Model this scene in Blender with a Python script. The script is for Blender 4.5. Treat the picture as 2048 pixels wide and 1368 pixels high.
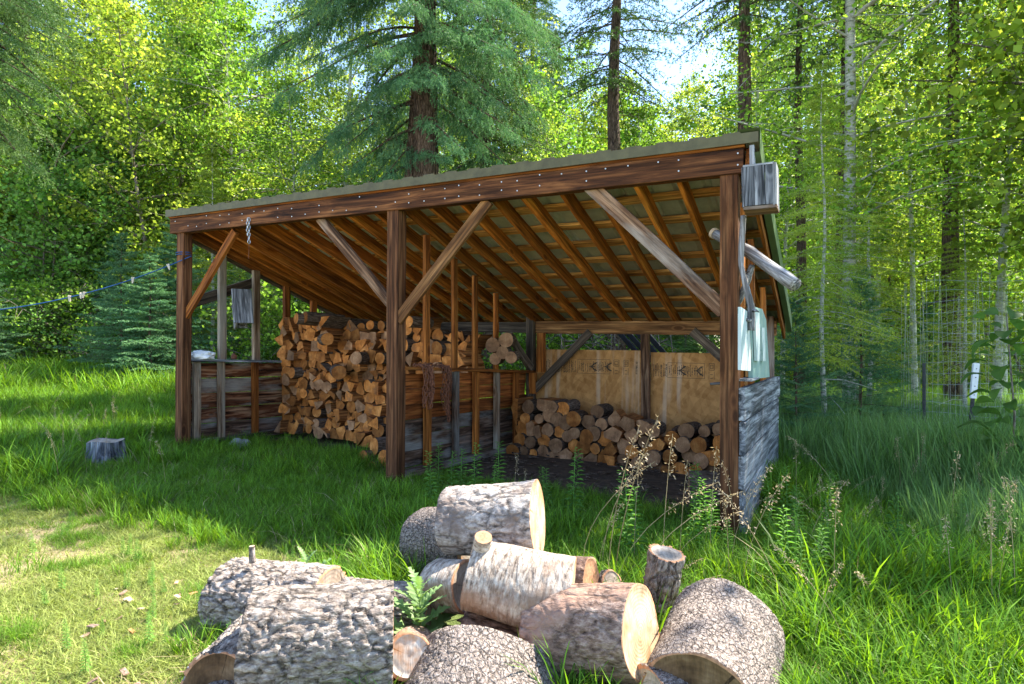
import bpy, math, random
import numpy as np
from mathutils import Vector, Matrix, noise as mn

# ------------------------------------------------------------ scene, camera, sky, sun
sc = bpy.context.scene
for o in list(bpy.data.objects): bpy.data.objects.remove(o)
C = sc.collection
CAMZ = 1.348; F = 1222.0
cam_d = bpy.data.cameras.new('camera'); cam = bpy.data.objects.new('camera', cam_d); C.objects.link(cam)
cam.location = (0, 0, CAMZ); cam.rotation_euler = (math.radians(90), 0, 0)
cam_d.sensor_width = 36; cam_d.lens = F/2048*36; cam_d.clip_start = .05; cam_d.clip_end = 3000
sc.camera = cam
SUN_AZ, SUN_EL = math.radians(63), math.radians(52)     # azimuth from +Y towards +X
SDIR = Vector((math.sin(SUN_AZ)*math.cos(SUN_EL), math.cos(SUN_AZ)*math.cos(SUN_EL), math.sin(SUN_EL)))
world = bpy.data.worlds.new('World'); sc.world = world; world.use_nodes = True
wn = world.node_tree; wn.nodes.clear()
def wnode(t, **k):
    n = wn.nodes.new(t)
    for a, b in k.items(): setattr(n, a, b)
    return n
sky = wnode('ShaderNodeTexSky', sky_type='NISHITA', sun_disc=False, sun_elevation=SUN_EL, sun_rotation=SUN_AZ)
sky.air_density = .9; sky.dust_density = .3; sky.ozone_density = 1.4
tc = wnode('ShaderNodeTexCoord'); mp = wnode('ShaderNodeMapping'); mp.inputs['Scale'].default_value = (1.6, 1.6, 3.2)
nz = wnode('ShaderNodeTexNoise'); nz.inputs['Scale'].default_value = 2.6; nz.inputs['Detail'].default_value = 7
rp = wnode('ShaderNodeValToRGB'); rp.color_ramp.elements[0].position = .56; rp.color_ramp.elements[1].position = .74
mx = wnode('ShaderNodeMix', data_type='RGBA'); mx.inputs[7].default_value = (4.2, 4.4, 4.8, 1)
bg = wnode('ShaderNodeBackground'); bg.inputs['Strength'].default_value = .15
wo = wnode('ShaderNodeOutputWorld')
L = wn.links.new
L(tc.outputs['Generated'], mp.inputs[0]); L(mp.outputs[0], nz.inputs['Vector']); L(nz.outputs['Fac'], rp.inputs[0])
L(rp.outputs[0], mx.inputs[0]); L(sky.outputs[0], mx.inputs[6]); L(mx.outputs[2], bg.inputs[0]); L(bg.outputs[0], wo.inputs[0])
sun_d = bpy.data.lights.new('sun', 'SUN'); sun_d.energy = 5.0; sun_d.angle = math.radians(.5); sun_d.color = (1, .93, .80)
sun = bpy.data.objects.new('sun', sun_d); C.objects.link(sun)
sun.rotation_euler = SDIR.to_track_quat('Z', 'Y').to_euler(); sun.location = (10, 10, 20)
sc.view_settings.view_transform = 'Standard'; sc.view_settings.look = 'None'
sc.view_settings.exposure = 1.85; sc.view_settings.gamma = 1
sc.cycles.max_bounces = 6; sc.cycles.diffuse_bounces = 3; sc.cycles.transmission_bounces = 4; sc.cycles.glossy_bounces = 2
sc.cycles.caustics_reflective = False; sc.cycles.caustics_refractive = False
sc.cycles.sample_clamp_indirect = 8

# ------------------------------------------------------------ materials
class NB:
    def __init__(s, name, rough=.85, spec=.25):
        s.m = bpy.data.materials.new(name); s.m.use_nodes = True; s.t = s.m.node_tree; s.t.nodes.clear()
        s.out = s.n('ShaderNodeOutputMaterial'); s.b = s.n('ShaderNodeBsdfPrincipled')
        s.b.inputs['Roughness'].default_value = rough; s.b.inputs['Specular IOR Level'].default_value = spec
        s.l(s.b.outputs[0], s.out.inputs[0])
    def n(s, t, ins=None, **k):
        n = s.t.nodes.new(t)
        for a, b in k.items(): setattr(n, a, b)
        for a, b in (ins or {}).items(): n.inputs[a].default_value = b
        return n
    def l(s, a, b): s.t.links.new(a, b)
    def coord(s, scale=(1, 1, 1), rnd=True, kind='Object'):
        tc = s.n('ShaderNodeTexCoord'); v = tc.outputs[kind]
        if rnd:
            oi = s.n('ShaderNodeObjectInfo'); ml = s.n('ShaderNodeMath', {1: 57.0}, operation='MULTIPLY'); s.l(oi.outputs['Random'], ml.inputs[0])
            ad = s.n('ShaderNodeVectorMath', operation='ADD'); s.l(v, ad.inputs[0]); s.l(ml.outputs[0], ad.inputs[1]); v = ad.outputs[0]
        mp = s.n('ShaderNodeMapping', {'Scale': scale}); s.l(v, mp.inputs[0]); return mp.outputs[0]
    def noise(s, v, scale, detail=5, rough=.6, dist=0):
        n = s.n('ShaderNodeTexNoise', {'Scale': scale, 'Detail': detail, 'Roughness': rough, 'Distortion': dist}); s.l(v, n.inputs['Vector']); return n.outputs['Fac']
    def ramp(s, f, stops):
        r = s.n('ShaderNodeValToRGB'); e = r.color_ramp.elements
        while len(e) < len(stops): e.new(.5)
        for i, (p, c) in enumerate(stops):
            e[i].position = p; e[i].color = (c, c, c, 1) if not hasattr(c, '__len__') else (*c, 1)
        s.l(f, r.inputs[0]); return r.outputs[0]
    def mix(s, f, a, b, mode='MIX'):
        m = s.n('ShaderNodeMix', data_type='RGBA', blend_type=mode)
        for i, x in ((0, f), (6, a), (7, b)):
            if hasattr(x, 'default_value') or hasattr(x, 'links'): s.l(x, m.inputs[i])
            else: m.inputs[i].default_value = x if i == 0 else ((*x, 1) if hasattr(x, '__len__') else (x, x, x, 1))
        return m.outputs[2]
    def math(s, op, a, b=0.0):
        m = s.n('ShaderNodeMath', operation=op)
        for i, x in ((0, a), (1, b)):
            if hasattr(x, 'links'): s.l(x, m.inputs[i])
            else: m.inputs[i].default_value = x
        return m.outputs[0]
    def bump(s, h, strength=.5, dist=.01):
        b = s.n('ShaderNodeBump', {'Strength': strength, 'Distance': dist}); s.l(h, b.inputs['Height']); s.l(b.outputs[0], s.b.inputs['Normal'])
    def vary(s, col, amt=.25):
        oi = s.n('ShaderNodeObjectInfo'); r = s.n('ShaderNodeMapRange', {3: 1-amt, 4: 1+amt}); s.l(oi.outputs['Random'], r.inputs[0])
        vm = s.n('ShaderNodeVectorMath', operation='SCALE'); s.l(col, vm.inputs[0]); s.l(r.outputs[0], vm.inputs['Scale']); return vm.outputs[0]
    def base(s, col): s.l(col, s.b.inputs['Base Color'])

def wood(name, dark, mid, light, grey=None, greyamt=.5, gscale=1.0, knots=True, rough=.8, vary=.2, bump=.6, contrast=.16):
    b = NB(name, rough, .2)
    v = b.coord((1.0, 11*gscale, 11*gscale))
    f = b.noise(v, 1.3, 7, .62, .9)
    col = b.ramp(f, [(.5-contrast, dark), (.5, mid), (.5+contrast, light)])
    f2 = b.noise(b.coord((2.5, 90, 90)), 1.5, 4, .6)
    f4 = b.noise(b.coord((1.1, 42, 42)), 1.2, 5, .55, .4)
    col = b.mix(.6, col, b.ramp(f2, [(.3, .35), (.62, 1.0)]), 'MULTIPLY')
    col = b.mix(.75, col, b.ramp(f4, [(.38, .28), (.5, .95), (.64, 1.35)]), 'MULTIPLY')
    h = b.math('ADD', b.math('MULTIPLY', f, .7), b.math('MULTIPLY', f2, .35))
    if knots:
        vo = b.n('ShaderNodeTexVoronoi', {'Scale': 1.0, 'Randomness': 1.0}); b.l(b.coord((1.9, 4.5, 4.5)), vo.inputs['Vector'])
        d = vo.outputs['Distance']
        k = b.ramp(d, [(.0, 1.0), (.07, .9), (.13, 0.0)])
        rings = b.ramp(b.math('PINGPONG', b.math('MULTIPLY', d, 10.0), .5), [(.0, dark), (.5, mid), (1, light)])
        wide = b.ramp(d, [(.1, .8), (.26, 0.0)])
        col = b.mix(wide, col, rings); col = b.mix(k, col, tuple(x*.8 for x in dark))
    if grey:
        g = b.ramp(b.noise(b.coord((.7, 3, 3)), 1.6, 5, .6), [(.62-greyamt*.35, 0.0), (.75-greyamt*.3, 1.0)])
        gc = b.ramp(f2, [(.25, tuple(x*.45 for x in grey)), (.7, grey)])
        col = b.mix(g, col, gc)
    b.base(b.vary(col, vary)); b.bump(h, bump, .006); return b.m

def foliage(name, c1, c2, nscale=.6, trans=.45, rough=.5, tmul=(1.5, 1.7, .5), rnd=.3):
    b = NB(name, max(rough, .45), .18)
    f = b.noise(b.coord((1, 1, 1)), nscale, 3, .6)
    col = b.ramp(f, [(.35, c1), (.65, c2)])
    g = b.n('ShaderNodeNewGeometry'); r = b.n('ShaderNodeMapRange', {3: 1-rnd, 4: 1+rnd}); b.l(g.outputs['Random Per Island'], r.inputs[0])
    vm = b.n('ShaderNodeVectorMath', operation='SCALE'); b.l(col, vm.inputs[0]); b.l(r.outputs[0], vm.inputs['Scale'])
    col = b.vary(vm.outputs[0], .18); b.base(col)
    t = b.n('ShaderNodeBsdfTranslucent'); b.l(b.mix(1.0, col, tmul, 'MULTIPLY'), t.inputs[0])
    m = b.n('ShaderNodeMixShader', {0: trans}); b.l(b.b.outputs[0], m.inputs[1]); b.l(t.outputs[0], m.inputs[2]); b.l(m.outputs[0], b.out.inputs[0])
    return b.m

def bark(name, dark, mid, light, sx=5., sr=12., crack=.5, rough=.9, bump=1., dist=.02, patch=None, vary=.12, zax=False):
    b = NB(name, rough, .15)
    if zax:
        oc = b.coord; b.coord = lambda s_=(1, 1, 1), rnd=True, kind='Object': oc((s_[1], s_[2], s_[0]), rnd, kind)
    v = b.coord((sx, sr, sr), rnd=True)
    dn = b.n('ShaderNodeTexNoise', {'Scale': 2.0, 'Detail': 4}); b.l(v, dn.inputs['Vector'])
    vv = b.n('ShaderNodeMix', data_type='VECTOR'); vv.inputs[0].default_value = .35; b.l(v, vv.inputs[4]); b.l(dn.outputs['Color'], vv.inputs[5])
    vo = b.n('ShaderNodeTexVoronoi', feature='DISTANCE_TO_EDGE'); vo.inputs['Scale'].default_value = 1.6; b.l(vv.outputs[1], vo.inputs['Vector'])
    e = b.ramp(vo.outputs['Distance'], [(.0, 0.0), (.16, 1.0)])
    f = b.noise(b.coord((sx*2, sr*2.4, sr*2.4)), 1.5, 8, .7)
    f3 = b.noise(b.coord((18, 40, 40)), 2.0, 4, .7)
    col = b.ramp(f, [(.32, dark), (.47, mid), (.66, light)])
    msk = b.ramp(b.noise(b.coord((sx*.6, sr*.35, sr*.35)), 1.0, 3, .5), [(.38, .15), (.56, 1.0)])
    col = b.mix(b.math('MULTIPLY', msk, crack), col, b.mix(1.0, col, b.ramp(e, [(.0, .14), (.8, 1.0)]), 'MULTIPLY'))
    col = b.mix(.4, col, b.ramp(f3, [(.35, .45), (.6, 1.1)]), 'MULTIPLY')
    if patch:
        p = b.ramp(b.noise(b.coord((2.2, 3, 3)), 1.7, 4, .6), [(.5, 0.0), (.62, .85)]); col = b.mix(p, col, patch)
    b.base(b.vary(col, vary))
    b.bump(b.math('ADD', b.math('MULTIPLY', e, .6), b.math('ADD', f, b.math('MULTIPLY', f3, .3))), bump, dist); return b.m

def endgrain(name, c1, c2, c3, ring=70., crack=.6, stain=None, vary=.2, soft=.5):
    b = NB(name, .8, .2)
    tc = b.n('ShaderNodeTexCoord'); sp = b.n('ShaderNodeSeparateXYZ'); b.l(tc.outputs['Object'], sp.inputs[0])
    r = b.math('SQRT', b.math('ADD', b.math('POWER', sp.outputs[1], 2.0), b.math('POWER', sp.outputs[2], 2.0)))
    f = b.noise(b.coord((1, 8, 8)), 1.2, 5, .6)
    w = b.math('SINE', b.math('ADD', b.math('MULTIPLY', r, ring*6.28), b.math('MULTIPLY', f, 5.0)))
    col = b.ramp(f, [(.3, c1), (.5, c2), (.7, c3)])
    col = b.mix(soft*.5, col, b.ramp(w, [(.0, .6), (.9, 1.05)]), 'MULTIPLY')
    saw = b.noise(b.coord((4, 120, 14)), 1.0, 4, .6)
    col = b.mix(.4, col, b.ramp(saw, [(.34, .5), (.6, 1.12)]), 'MULTIPLY')
    ang = b.math('ARCTAN2', sp.outputs[1], sp.outputs[2])
    cv = b.n('ShaderNodeCombineXYZ'); b.l(b.math('MULTIPLY', ang, 3.3), cv.inputs[0]); b.l(b.math('MULTIPLY', r, 1.6), cv.inputs[1])
    oi = b.n('ShaderNodeObjectInfo'); b.l(b.math('MULTIPLY', oi.outputs['Random'], 90.0), cv.inputs[2])
    ck = b.ramp(b.noise(cv.outputs[0], 1.7, 5, .6), [(.335, 1.0), (.36, 0.0)])
    col = b.mix(b.math('MULTIPLY', ck, crack), col, (.03, .018, .01))
    if stain:
        s = b.ramp(b.noise(b.coord((3, 5, 5)), 1.0, 4, .65), [(.57, 0.0), (.68, .8)]); col = b.mix(s, col, stain)
    b.base(b.vary(col, vary)); b.bump(b.math('ADD', b.math('MULTIPLY', saw, .6), b.math('MULTIPLY', w, .08)), .5, .006); return b.m

def plain(name, col, rough=.6, metal=0., nz=.3, scale=20., bump=.2, spec=.4, col2=None):
    b = NB(name, rough, spec); f = b.noise(b.coord(), scale, 5, .65); b.b.inputs['Metallic'].default_value = metal
    c2 = col2 or tuple(x*(1-nz) for x in col)
    b.base(b.vary(b.ramp(f, [(.35, c2), (.62, col)]), .1)); b.bump(f, bump, .004); return b.m

M = {}
M['post'] = wood('post_wood', (.045, .016, .007), (.14, .055, .022), (.29, .135, .06), vary=.16, contrast=.19)
M['beam'] = wood('beam_wood', (.03, .011, .006), (.11, .04, .015), (.27, .11, .04), vary=.1, contrast=.18, gscale=1.1)
M['rafter'] = wood('rafter_wood', (.15, .042, .007), (.46, .15, .022), (.70, .29, .055), vary=.3, contrast=.2)
M['purlin'] = wood('purlin_wood', (.24, .10, .025), (.56, .28, .08), (.78, .46, .17), vary=.2, contrast=.2, gscale=.7)
M['brace'] = wood('brace_wood', (.05, .024, .014), (.17, .085, .045), (.38, .23, .14), grey=(.36, .29, .24), greyamt=.35, vary=.12, contrast=.14)
M['brace_light'] = wood('light_brace_wood', (.08, .03, .01), (.24, .11, .04), (.42, .22, .09), vary=.12)
M['brace_grey'] = wood('grey_brace_wood', (.05, .035, .025), (.13, .095, .07), (.24, .18, .13), vary=.1)
M['stud'] = wood('stud_wood', (.13, .034, .008), (.36, .115, .022), (.56, .22, .05), vary=.3, contrast=.18)
M['stud_pale'] = wood('pale_stud_wood', (.12, .06, .03), (.30, .20, .13), (.46, .35, .25), grey=(.42, .36, .29), greyamt=.4, vary=.12)
M['board'] = wood('partition_board_wood', (.10, .026, .007), (.32, .09, .02), (.50, .18, .045), vary=.35, contrast=.2)
M['board_dark'] = wood('dark_board_wood', (.03, .018, .012), (.10, .055, .035), (.24, .16, .12), grey=(.26, .24, .22), greyamt=.4, vary=.2)
M['board_stain'] = wood('stained_board_wood', (.03, .01, .006), (.20, .065, .026), (.46, .25, .14), grey=(.42, .36, .31), greyamt=.35, vary=.2, contrast=.12)
M['grey'] = wood('weathered_grey_wood', (.05, .055, .065), (.22, .23, .26), (.50, .52, .56), vary=.14, contrast=.13, gscale=1.2, bump=.9)
M['grey_pale'] = wood('pale_grey_wood', (.16, .16, .17), (.34, .34, .36), (.52, .53, .55), vary=.14, contrast=.14, gscale=1.3)
M['drift'] = wood('driftwood', (.06, .05, .045), (.25, .235, .23), (.46, .45, .46), knots=False, gscale=2.2, bump=1., contrast=.15)
M['fw_split'] = wood('split_wood', (.13, .045, .012), (.34, .13, .04), (.55, .25, .08), knots=False, vary=.35, gscale=2)
M['fw_end'] = endgrain('firewood_end', (.22, .075, .018), (.46, .165, .038), (.66, .29, .085), ring=60, crack=.45, vary=.45, stain=(.20, .09, .04))
M['fw_end_dull'] = endgrain('weathered_firewood_end', (.17, .085, .045), (.33, .17, .085), (.47, .27, .15), ring=60, crack=.5, vary=.4)
M['fw_bark'] = bark('firewood_bark', (.03, .02, .015), (.11, .075, .055), (.26, .20, .16), 4, 20, .5, dist=.008, vary=.3)
M['bark_fir'] = bark('fir_bark', (.06, .045, .036), (.29, .235, .20), (.56, .50, .455), 9, 17, .85, dist=.012, bump=1.)
M['bark_flake'] = bark('flaky_bark', (.05, .038, .03), (.28, .225, .195), (.56, .49, .45), 34, 40, .8, dist=.012, bump=1.)
M['bark_birch'] = bark('pale_smooth_bark', (.08, .055, .04), (.40, .32, .26), (.66, .60, .53), 24, 6, .35, dist=.006, bump=.9, patch=(.26, .165, .11))
M['bark_pale_rough'] = bark('pale_rough_bark', (.06, .045, .04), (.40, .34, .30), (.70, .64, .60), 9, 13, .7, dist=.01, bump=1., patch=(.20, .15, .125))
M['bark_brown'] = bark('brown_smooth_bark', (.06, .038, .03), (.24, .155, .12), (.48, .36, .30), 8, 14, .75, dist=.012, bump=1., patch=(.36, .22, .16))
M['trunk_dark'] = bark('conifer_trunk_bark', (.035, .022, .016), (.13, .085, .062), (.29, .20, .15), 3, 16, .8, dist=.03, vary=.2, zax=True)
M['trunk_pale'] = bark('aspen_trunk_bark', (.12, .11, .09), (.46, .46, .40), (.66, .66, .60), 14, 3, .3, dist=.004, vary=.15, zax=True)
M['trunk_mid'] = bark('grey_trunk_bark', (.05, .04, .03), (.19, .16, .125), (.36, .32, .27), 4, 14, .5, dist=.01, vary=.2, zax=True)
M['cut_fresh'] = endgrain('fresh_cut_wood', (.42, .24, .11), (.60, .43, .27), (.70, .57, .41), ring=75, crack=.7, stain=(.52, .22, .08), vary=.06)
M['cut_grey'] = endgrain('weathered_cut_wood', (.22, .165, .125), (.40, .33, .27), (.55, .48, .41), ring=55, crack=1., stain=(.52, .25, .11), vary=.08)
M['cut_pale'] = endgrain('pale_grey_cut_wood', (.30, .26, .23), (.56, .51, .46), (.68, .63, .57), ring=40, crack=1., stain=(.50, .24, .10), vary=.05, soft=.25)
M['cut_shaded'] = endgrain('shaded_cut_wood', (.05, .028, .014), (.14, .08, .04), (.25, .16, .09), ring=45, crack=.9, vary=.08)  # shade painted into the colour of log ends turned from the sun
M['cambium'] = plain('orange_inner_bark', (.52, .26, .14), .8, nz=.5, scale=60)
M['osb_print'] = plain('black_print', (.035, .028, .022), .7, nz=.1)
M['nail'] = plain('nail_metal', (.7, .68, .64), .35, .6, bump=0)
M['zinc'] = plain('galvanised_metal', (.55, .57, .60), .35, .8)
M['rust'] = plain('rusty_metal', (.26, .10, .055), .8, .1, nz=.6, scale=60)
M['roof_under'] = plain('roof_metal', (.52, .56, .46), .42, .2, nz=.25, scale=6, bump=.03)
M['roof_green'] = plain('green_trim_metal', (.16, .24, .11), .4, .25, nz=.2, scale=5, bump=.02)
M['roof_tan'] = plain('roof_edge_metal', (.115, .105, .05), .55, .1, nz=.35, scale=9, bump=.05)
M['rope'] = plain('blue_rope', (.02, .10, .30), .7)
M['pin'] = plain('pale_clothespin_wood', (.6, .55, .45), .7)
M['cloth'] = plain('white_cloth', (.82, .84, .86), .8, nz=.15, scale=8)
M['stone'] = plain('grey_stone', (.33, .33, .33), .9, nz=.5, scale=9, bump=.6)
M['steel_dark'] = plain('dark_steel', (.03, .035, .04), .5, .5)
M['white_paint'] = plain('white_paint', (.78, .79, .80), .5, nz=.08)
M['wire'] = plain('galvanised_wire', (.42, .45, .47), .45, .6, bump=0)
M['black_sheet'] = plain('black_plastic', (.012, .013, .016), .35, nz=.3)
M['straw'] = foliage('dry_straw', (.36, .27, .14), (.52, .42, .25), 3, .3, tmul=(1.1, 1.05, .8))
M['seed'] = foliage('dry_seed_heads', (.42, .32, .19), (.60, .48, .33), 5, .35, tmul=(1.1, 1.05, .9))
M['grass'] = foliage('tall_grass_blades', (.085, .20, .018), (.18, .34, .035), .8, .42, tmul=(1.45, 1.3, .35), rnd=.6)
M['grass_blue'] = foliage('bluish_grass_blades', (.12, .23, .06), (.22, .34, .12), .8, .4, tmul=(1.2, 1.35, .8))
M['lawn'] = foliage('lawn_blades', (.20, .26, .06), (.34, .38, .11), .9, .35, tmul=(1.2, 1.25, .5), rnd=.4)
M['lawn_dry'] = foliage('dry_lawn_blades', (.42, .33, .17), (.58, .46, .27), 1.5, .3, tmul=(1.1, 1.05, .8))
M['weed'] = foliage('weed_leaves', (.09, .20, .045), (.17, .32, .08), 4, .4)
M['thistle'] = foliage('thistle_leaves', (.13, .24, .08), (.27, .38, .16), 9, .3, tmul=(1.2, 1.35, .6))
M['leaf'] = foliage('broad_leaves', (.11, .22, .03), (.24, .37, .055), .55, .48, .28, tmul=(1.4, 1.5, .75), rnd=.62)
M['leaf_y'] = foliage('yellow_green_leaves', (.19, .29, .035), (.38, .45, .07), .6, .52, .33, tmul=(1.4, 1.45, .8), rnd=.62)
M['leaf_c'] = foliage('cool_green_leaves', (.09, .20, .045), (.18, .31, .075), .55, .46, .33, tmul=(1.25, 1.45, .9), rnd=.62)
M['ndl'] = foliage('spruce_needles', (.06, .13, .04), (.14, .22, .065), 1.6, .22, .5, tmul=(1.2, 1.4, .7))
M['ndl_lit'] = foliage('blue_green_spruce_needles', (.075, .185, .095), (.18, .32, .15), 1.6, .3, .5, tmul=(1.2, 1.35, .7))
M['ndl_dark'] = foliage('dark_conifer_needles', (.04, .085, .025), (.09, .15, .04), 1.2, .2, .5, tmul=(1.3, 1.4, .6))
M['ndl_y'] = foliage('yellow_green_fir_needles', (.17, .26, .045), (.34, .40, .075), 1.2, .5, .5, tmul=(1.5, 1.5, .7))

def osb():
    b = NB('osb_panel', .75, .3)
    cols = []
    for i, (rot, sc_) in enumerate(((.3, (26, 1, 5)), (1.2, (24, 1, 6)), (-.6, (22, 1, 6)))):
        tc = b.n('ShaderNodeTexCoord'); mp = b.n('ShaderNodeMapping', {'Rotation': (0, rot, 0)}); b.l(tc.outputs['Object'], mp.inputs[0])
        m2 = b.n('ShaderNodeMapping', {'Scale': sc_, 'Location': (i*3.1, 0, 0)}); b.l(mp.outputs[0], m2.inputs[0])
        vo = b.n('ShaderNodeTexVoronoi', {'Scale': 1.0}); b.l(m2.outputs[0], vo.inputs['Vector']); cols.append(vo)
    col = b.mix(.5, b.mix(.5, b.ramp(cols[0].outputs['Color'], [(.1, (.30, .12, .03)), (.8, (.66, .33, .11))]), b.ramp(cols[1].outputs['Color'], [(.1, (.26, .10, .022)), (.9, (.74, .40, .15))])),
                b.ramp(cols[2].outputs['Color'], [(.1, (.33, .14, .035)), (.9, (.62, .32, .11))]))
    st = b.ramp(b.noise(b.coord((9, 1, .6), rnd=False), 1, 4, .5), [(.56, 0.0), (.68, .5)])
    col = b.mix(st, col, (.72, .55, .40))
    b.base(col); b.bump(cols[0].outputs['Distance'], .3, .003); return b.m
M['osb'] = osb()
def paintpanel(name, base, streak, amt):
    b = NB(name, .6, .3); f = b.noise(b.coord((22, 22, 2.5)), 1.5, 6, .7)
    f2 = b.noise(b.coord((3, 3, 3)), 2, 4)
    b.base(b.mix(b.ramp(f, [(amt, 0.0), (amt+.04, 1.0)]), b.ramp(f2, [(.3, tuple(x*.85 for x in base)), (.7, base)]), streak)); return b.m
M['panel_white'] = paintpanel('flaking_white_paint', (.58, .68, .68), (.08, .30, .28), .60)
M['panel_mint'] = paintpanel('mint_paint', (.27, .42, .38), (.46, .50, .42), .58)

def ground_mat():
    b = NB('ground_soil', .95, .1)
    v = b.coord((1, 1, 1), rnd=False)
    f = b.noise(v, 1.1, 6, .65); f2 = b.noise(v, 14, 8, .75); f3 = b.noise(v, 90, 4, .7)
    grassc = b.ramp(f2, [(.3, (.035, .07, .015)), (.55, (.08, .15, .03)), (.75, (.17, .22, .07))])
    dry = b.ramp(f2, [(.3, (.20, .17, .08)), (.5, (.42, .34, .20)), (.72, (.56, .45, .30))])
    sp = b.n('ShaderNodeSeparateXYZ'); b.l(v, sp.inputs[0])
    near = b.math('MULTIPLY', b.ramp(b.math('ADD', b.math('MULTIPLY', sp.outputs[1], .1), b.math('MULTIPLY', f, .2)), [(.55, 1.0), (.68, 0.0)]),
                  b.ramp(b.math('ADD', b.math('MULTIPLY', sp.outputs[0], .1), .5), [(.36, 1.0), (.46, .15)]))
    c = b.mix(near, grassc, dry)
    # far meadow beyond the trees, blended to a lighter yellow-green
    far = b.ramp(b.math('MULTIPLY', sp.outputs[1], .01), [(.20, 0.0), (.35, 1.0)])
    c = b.mix(far, c, b.ramp(f, [(.3, (.16, .24, .05)), (.7, (.34, .40, .12))]))
    c = b.mix(.5, c, b.ramp(f3, [(.3, .5), (.6, 1.1)]), 'MULTIPLY')
    b.base(c); b.bump(b.math('ADD', f2, f3), .8, .02); return b.m
M['ground'] = ground_mat()
M['dirt'] = plain('dark_dirt', (.11, .075, .05), .95, nz=.6, scale=12, bump=.8)

# ------------------------------------------------------------ object helpers
WM = {}
def wm(o): return WM[o.name] if o is not None else Matrix()
def ob(name, data, M_=None, parent=None, label=None, cat=None, group=None, kind=None):
    o = bpy.data.objects.new(name, data); C.objects.link(o); M_ = M_ or Matrix()
    WM[o.name] = M_
    if parent is not None:
        o.parent = parent; o.matrix_local = wm(parent).inverted() @ M_
    else: o.matrix_world = M_
    for k, v in (('label', label), ('category', cat), ('group', group), ('kind', kind)):
        if v: o[k] = v
    return o
def thing(name, label, cat, loc=(0, 0, 0), rz=0, group=None, M_=None):
    return ob(name, None, M_ or (Matrix.Translation(loc) @ Matrix.Rotation(rz, 4, 'Z')), None, label, cat, group)
def dup(root, M_, label=None, group=None, scale_children=False):
    r = root.copy(); C.objects.link(r); r.matrix_world = M_; WM[r.name] = M_
    if label: r['label'] = label
    if group: r['group'] = group
    for ch in root.children:
        c = ch.copy(); C.objects.link(c); c.parent = r
        for g in ch.children:
            d = g.copy(); C.objects.link(d); d.parent = c
    return r
def mesh(name, V, F, mats, mi=None, smooth=False):
    me = bpy.data.meshes.new(name); V = np.asarray(V, dtype=np.float32).reshape(-1, 3)
    if isinstance(F, np.ndarray):
        k = F.shape[1]; n = len(F)
        me.vertices.add(len(V)); me.vertices.foreach_set('co', V.ravel())
        me.loops.add(n*k); me.loops.foreach_set('vertex_index', F.astype(np.int32).ravel())
        me.polygons.add(n); me.polygons.foreach_set('loop_start', np.arange(0, n*k, k, dtype=np.int32))
        if mi is not None: me.polygons.foreach_set('material_index', np.asarray(mi, dtype=np.int32))
        if smooth: me.polygons.foreach_set('use_smooth', np.ones(n, dtype=bool))
        me.update(calc_edges=True)
    else:
        me.from_pydata(V.tolist(), [], F)
        if mi is not None: me.polygons.foreach_set('material_index', np.asarray(mi, dtype=np.int32))
        if smooth: me.polygons.foreach_set('use_smooth', np.ones(len(F), dtype=bool))
        me.update()
    for m in (mats if isinstance(mats, (list, tuple)) else [mats]): me.materials.append(m)
    return me
class MB:
    def __init__(s): s.V = []; s.F = []; s.I = []; s.n = 0
    def add(s, V, F, mi=0):
        for f in F: s.F.append([i+s.n for i in f]); s.I.append(mi)
        s.V.extend([tuple(v) for v in V]); s.n = len(s.V)
    def box(s, lo, hi, mi=0, M_=None):
        V = [Vector((x, y, z)) for x in (lo[0], hi[0]) for y in (lo[1], hi[1]) for z in (lo[2], hi[2])]
        if M_: V = [M_ @ v for v in V]
        s.add(V, [(0, 1, 3, 2), (4, 6, 7, 5), (0, 4, 5, 1), (2, 3, 7, 6), (0, 2, 6, 4), (1, 5, 7, 3)], mi)
    def tube(s, P, R, n=6, mi=0, cap=True):
        V, F = tube(P, R, n, cap); s.add(V, F, mi)
    def mesh(s, name, mats, smooth=False): return mesh(name, s.V, s.F, mats, s.I, smooth)
def tube(P, R, n=6, cap=True):
    P = [Vector(p) for p in P]; V = []; F = []
    if not hasattr(R, '__len__'): R = [R]*len(P)
    ref = None
    for i, p in enumerate(P):
        d = (P[min(i+1, len(P)-1)]-P[max(i-1, 0)]).normalized()
        if ref is None: ref = Vector((0, 0, 1)) if abs(d.z) < .9 else Vector((1, 0, 0))
        a = (ref - d*ref.dot(d)).normalized(); b_ = d.cross(a); ref = a
        for k in range(n):
            t = 2*math.pi*k/n; V.append(p + (a*math.cos(t)+b_*math.sin(t))*R[i])
    for i in range(len(P)-1):
        for k in range(n): F.append((i*n+k, i*n+(k+1) % n, (i+1)*n+(k+1) % n, (i+1)*n+k))
    if cap: F.append(tuple(range(n))[::-1]); F.append(tuple((len(P)-1)*n+k for k in range(n)))
    return V, F
def axis_matrix(p0, p1, up=Vector((0, 0, 1))):
    x = (p1-p0).normalized(); z = (up - x*up.dot(x)).normalized(); y = z.cross(x)
    m = Matrix((x, y, z)).transposed().to_4x4(); m.translation = p0; return m
rb = random.Random(11)
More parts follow.
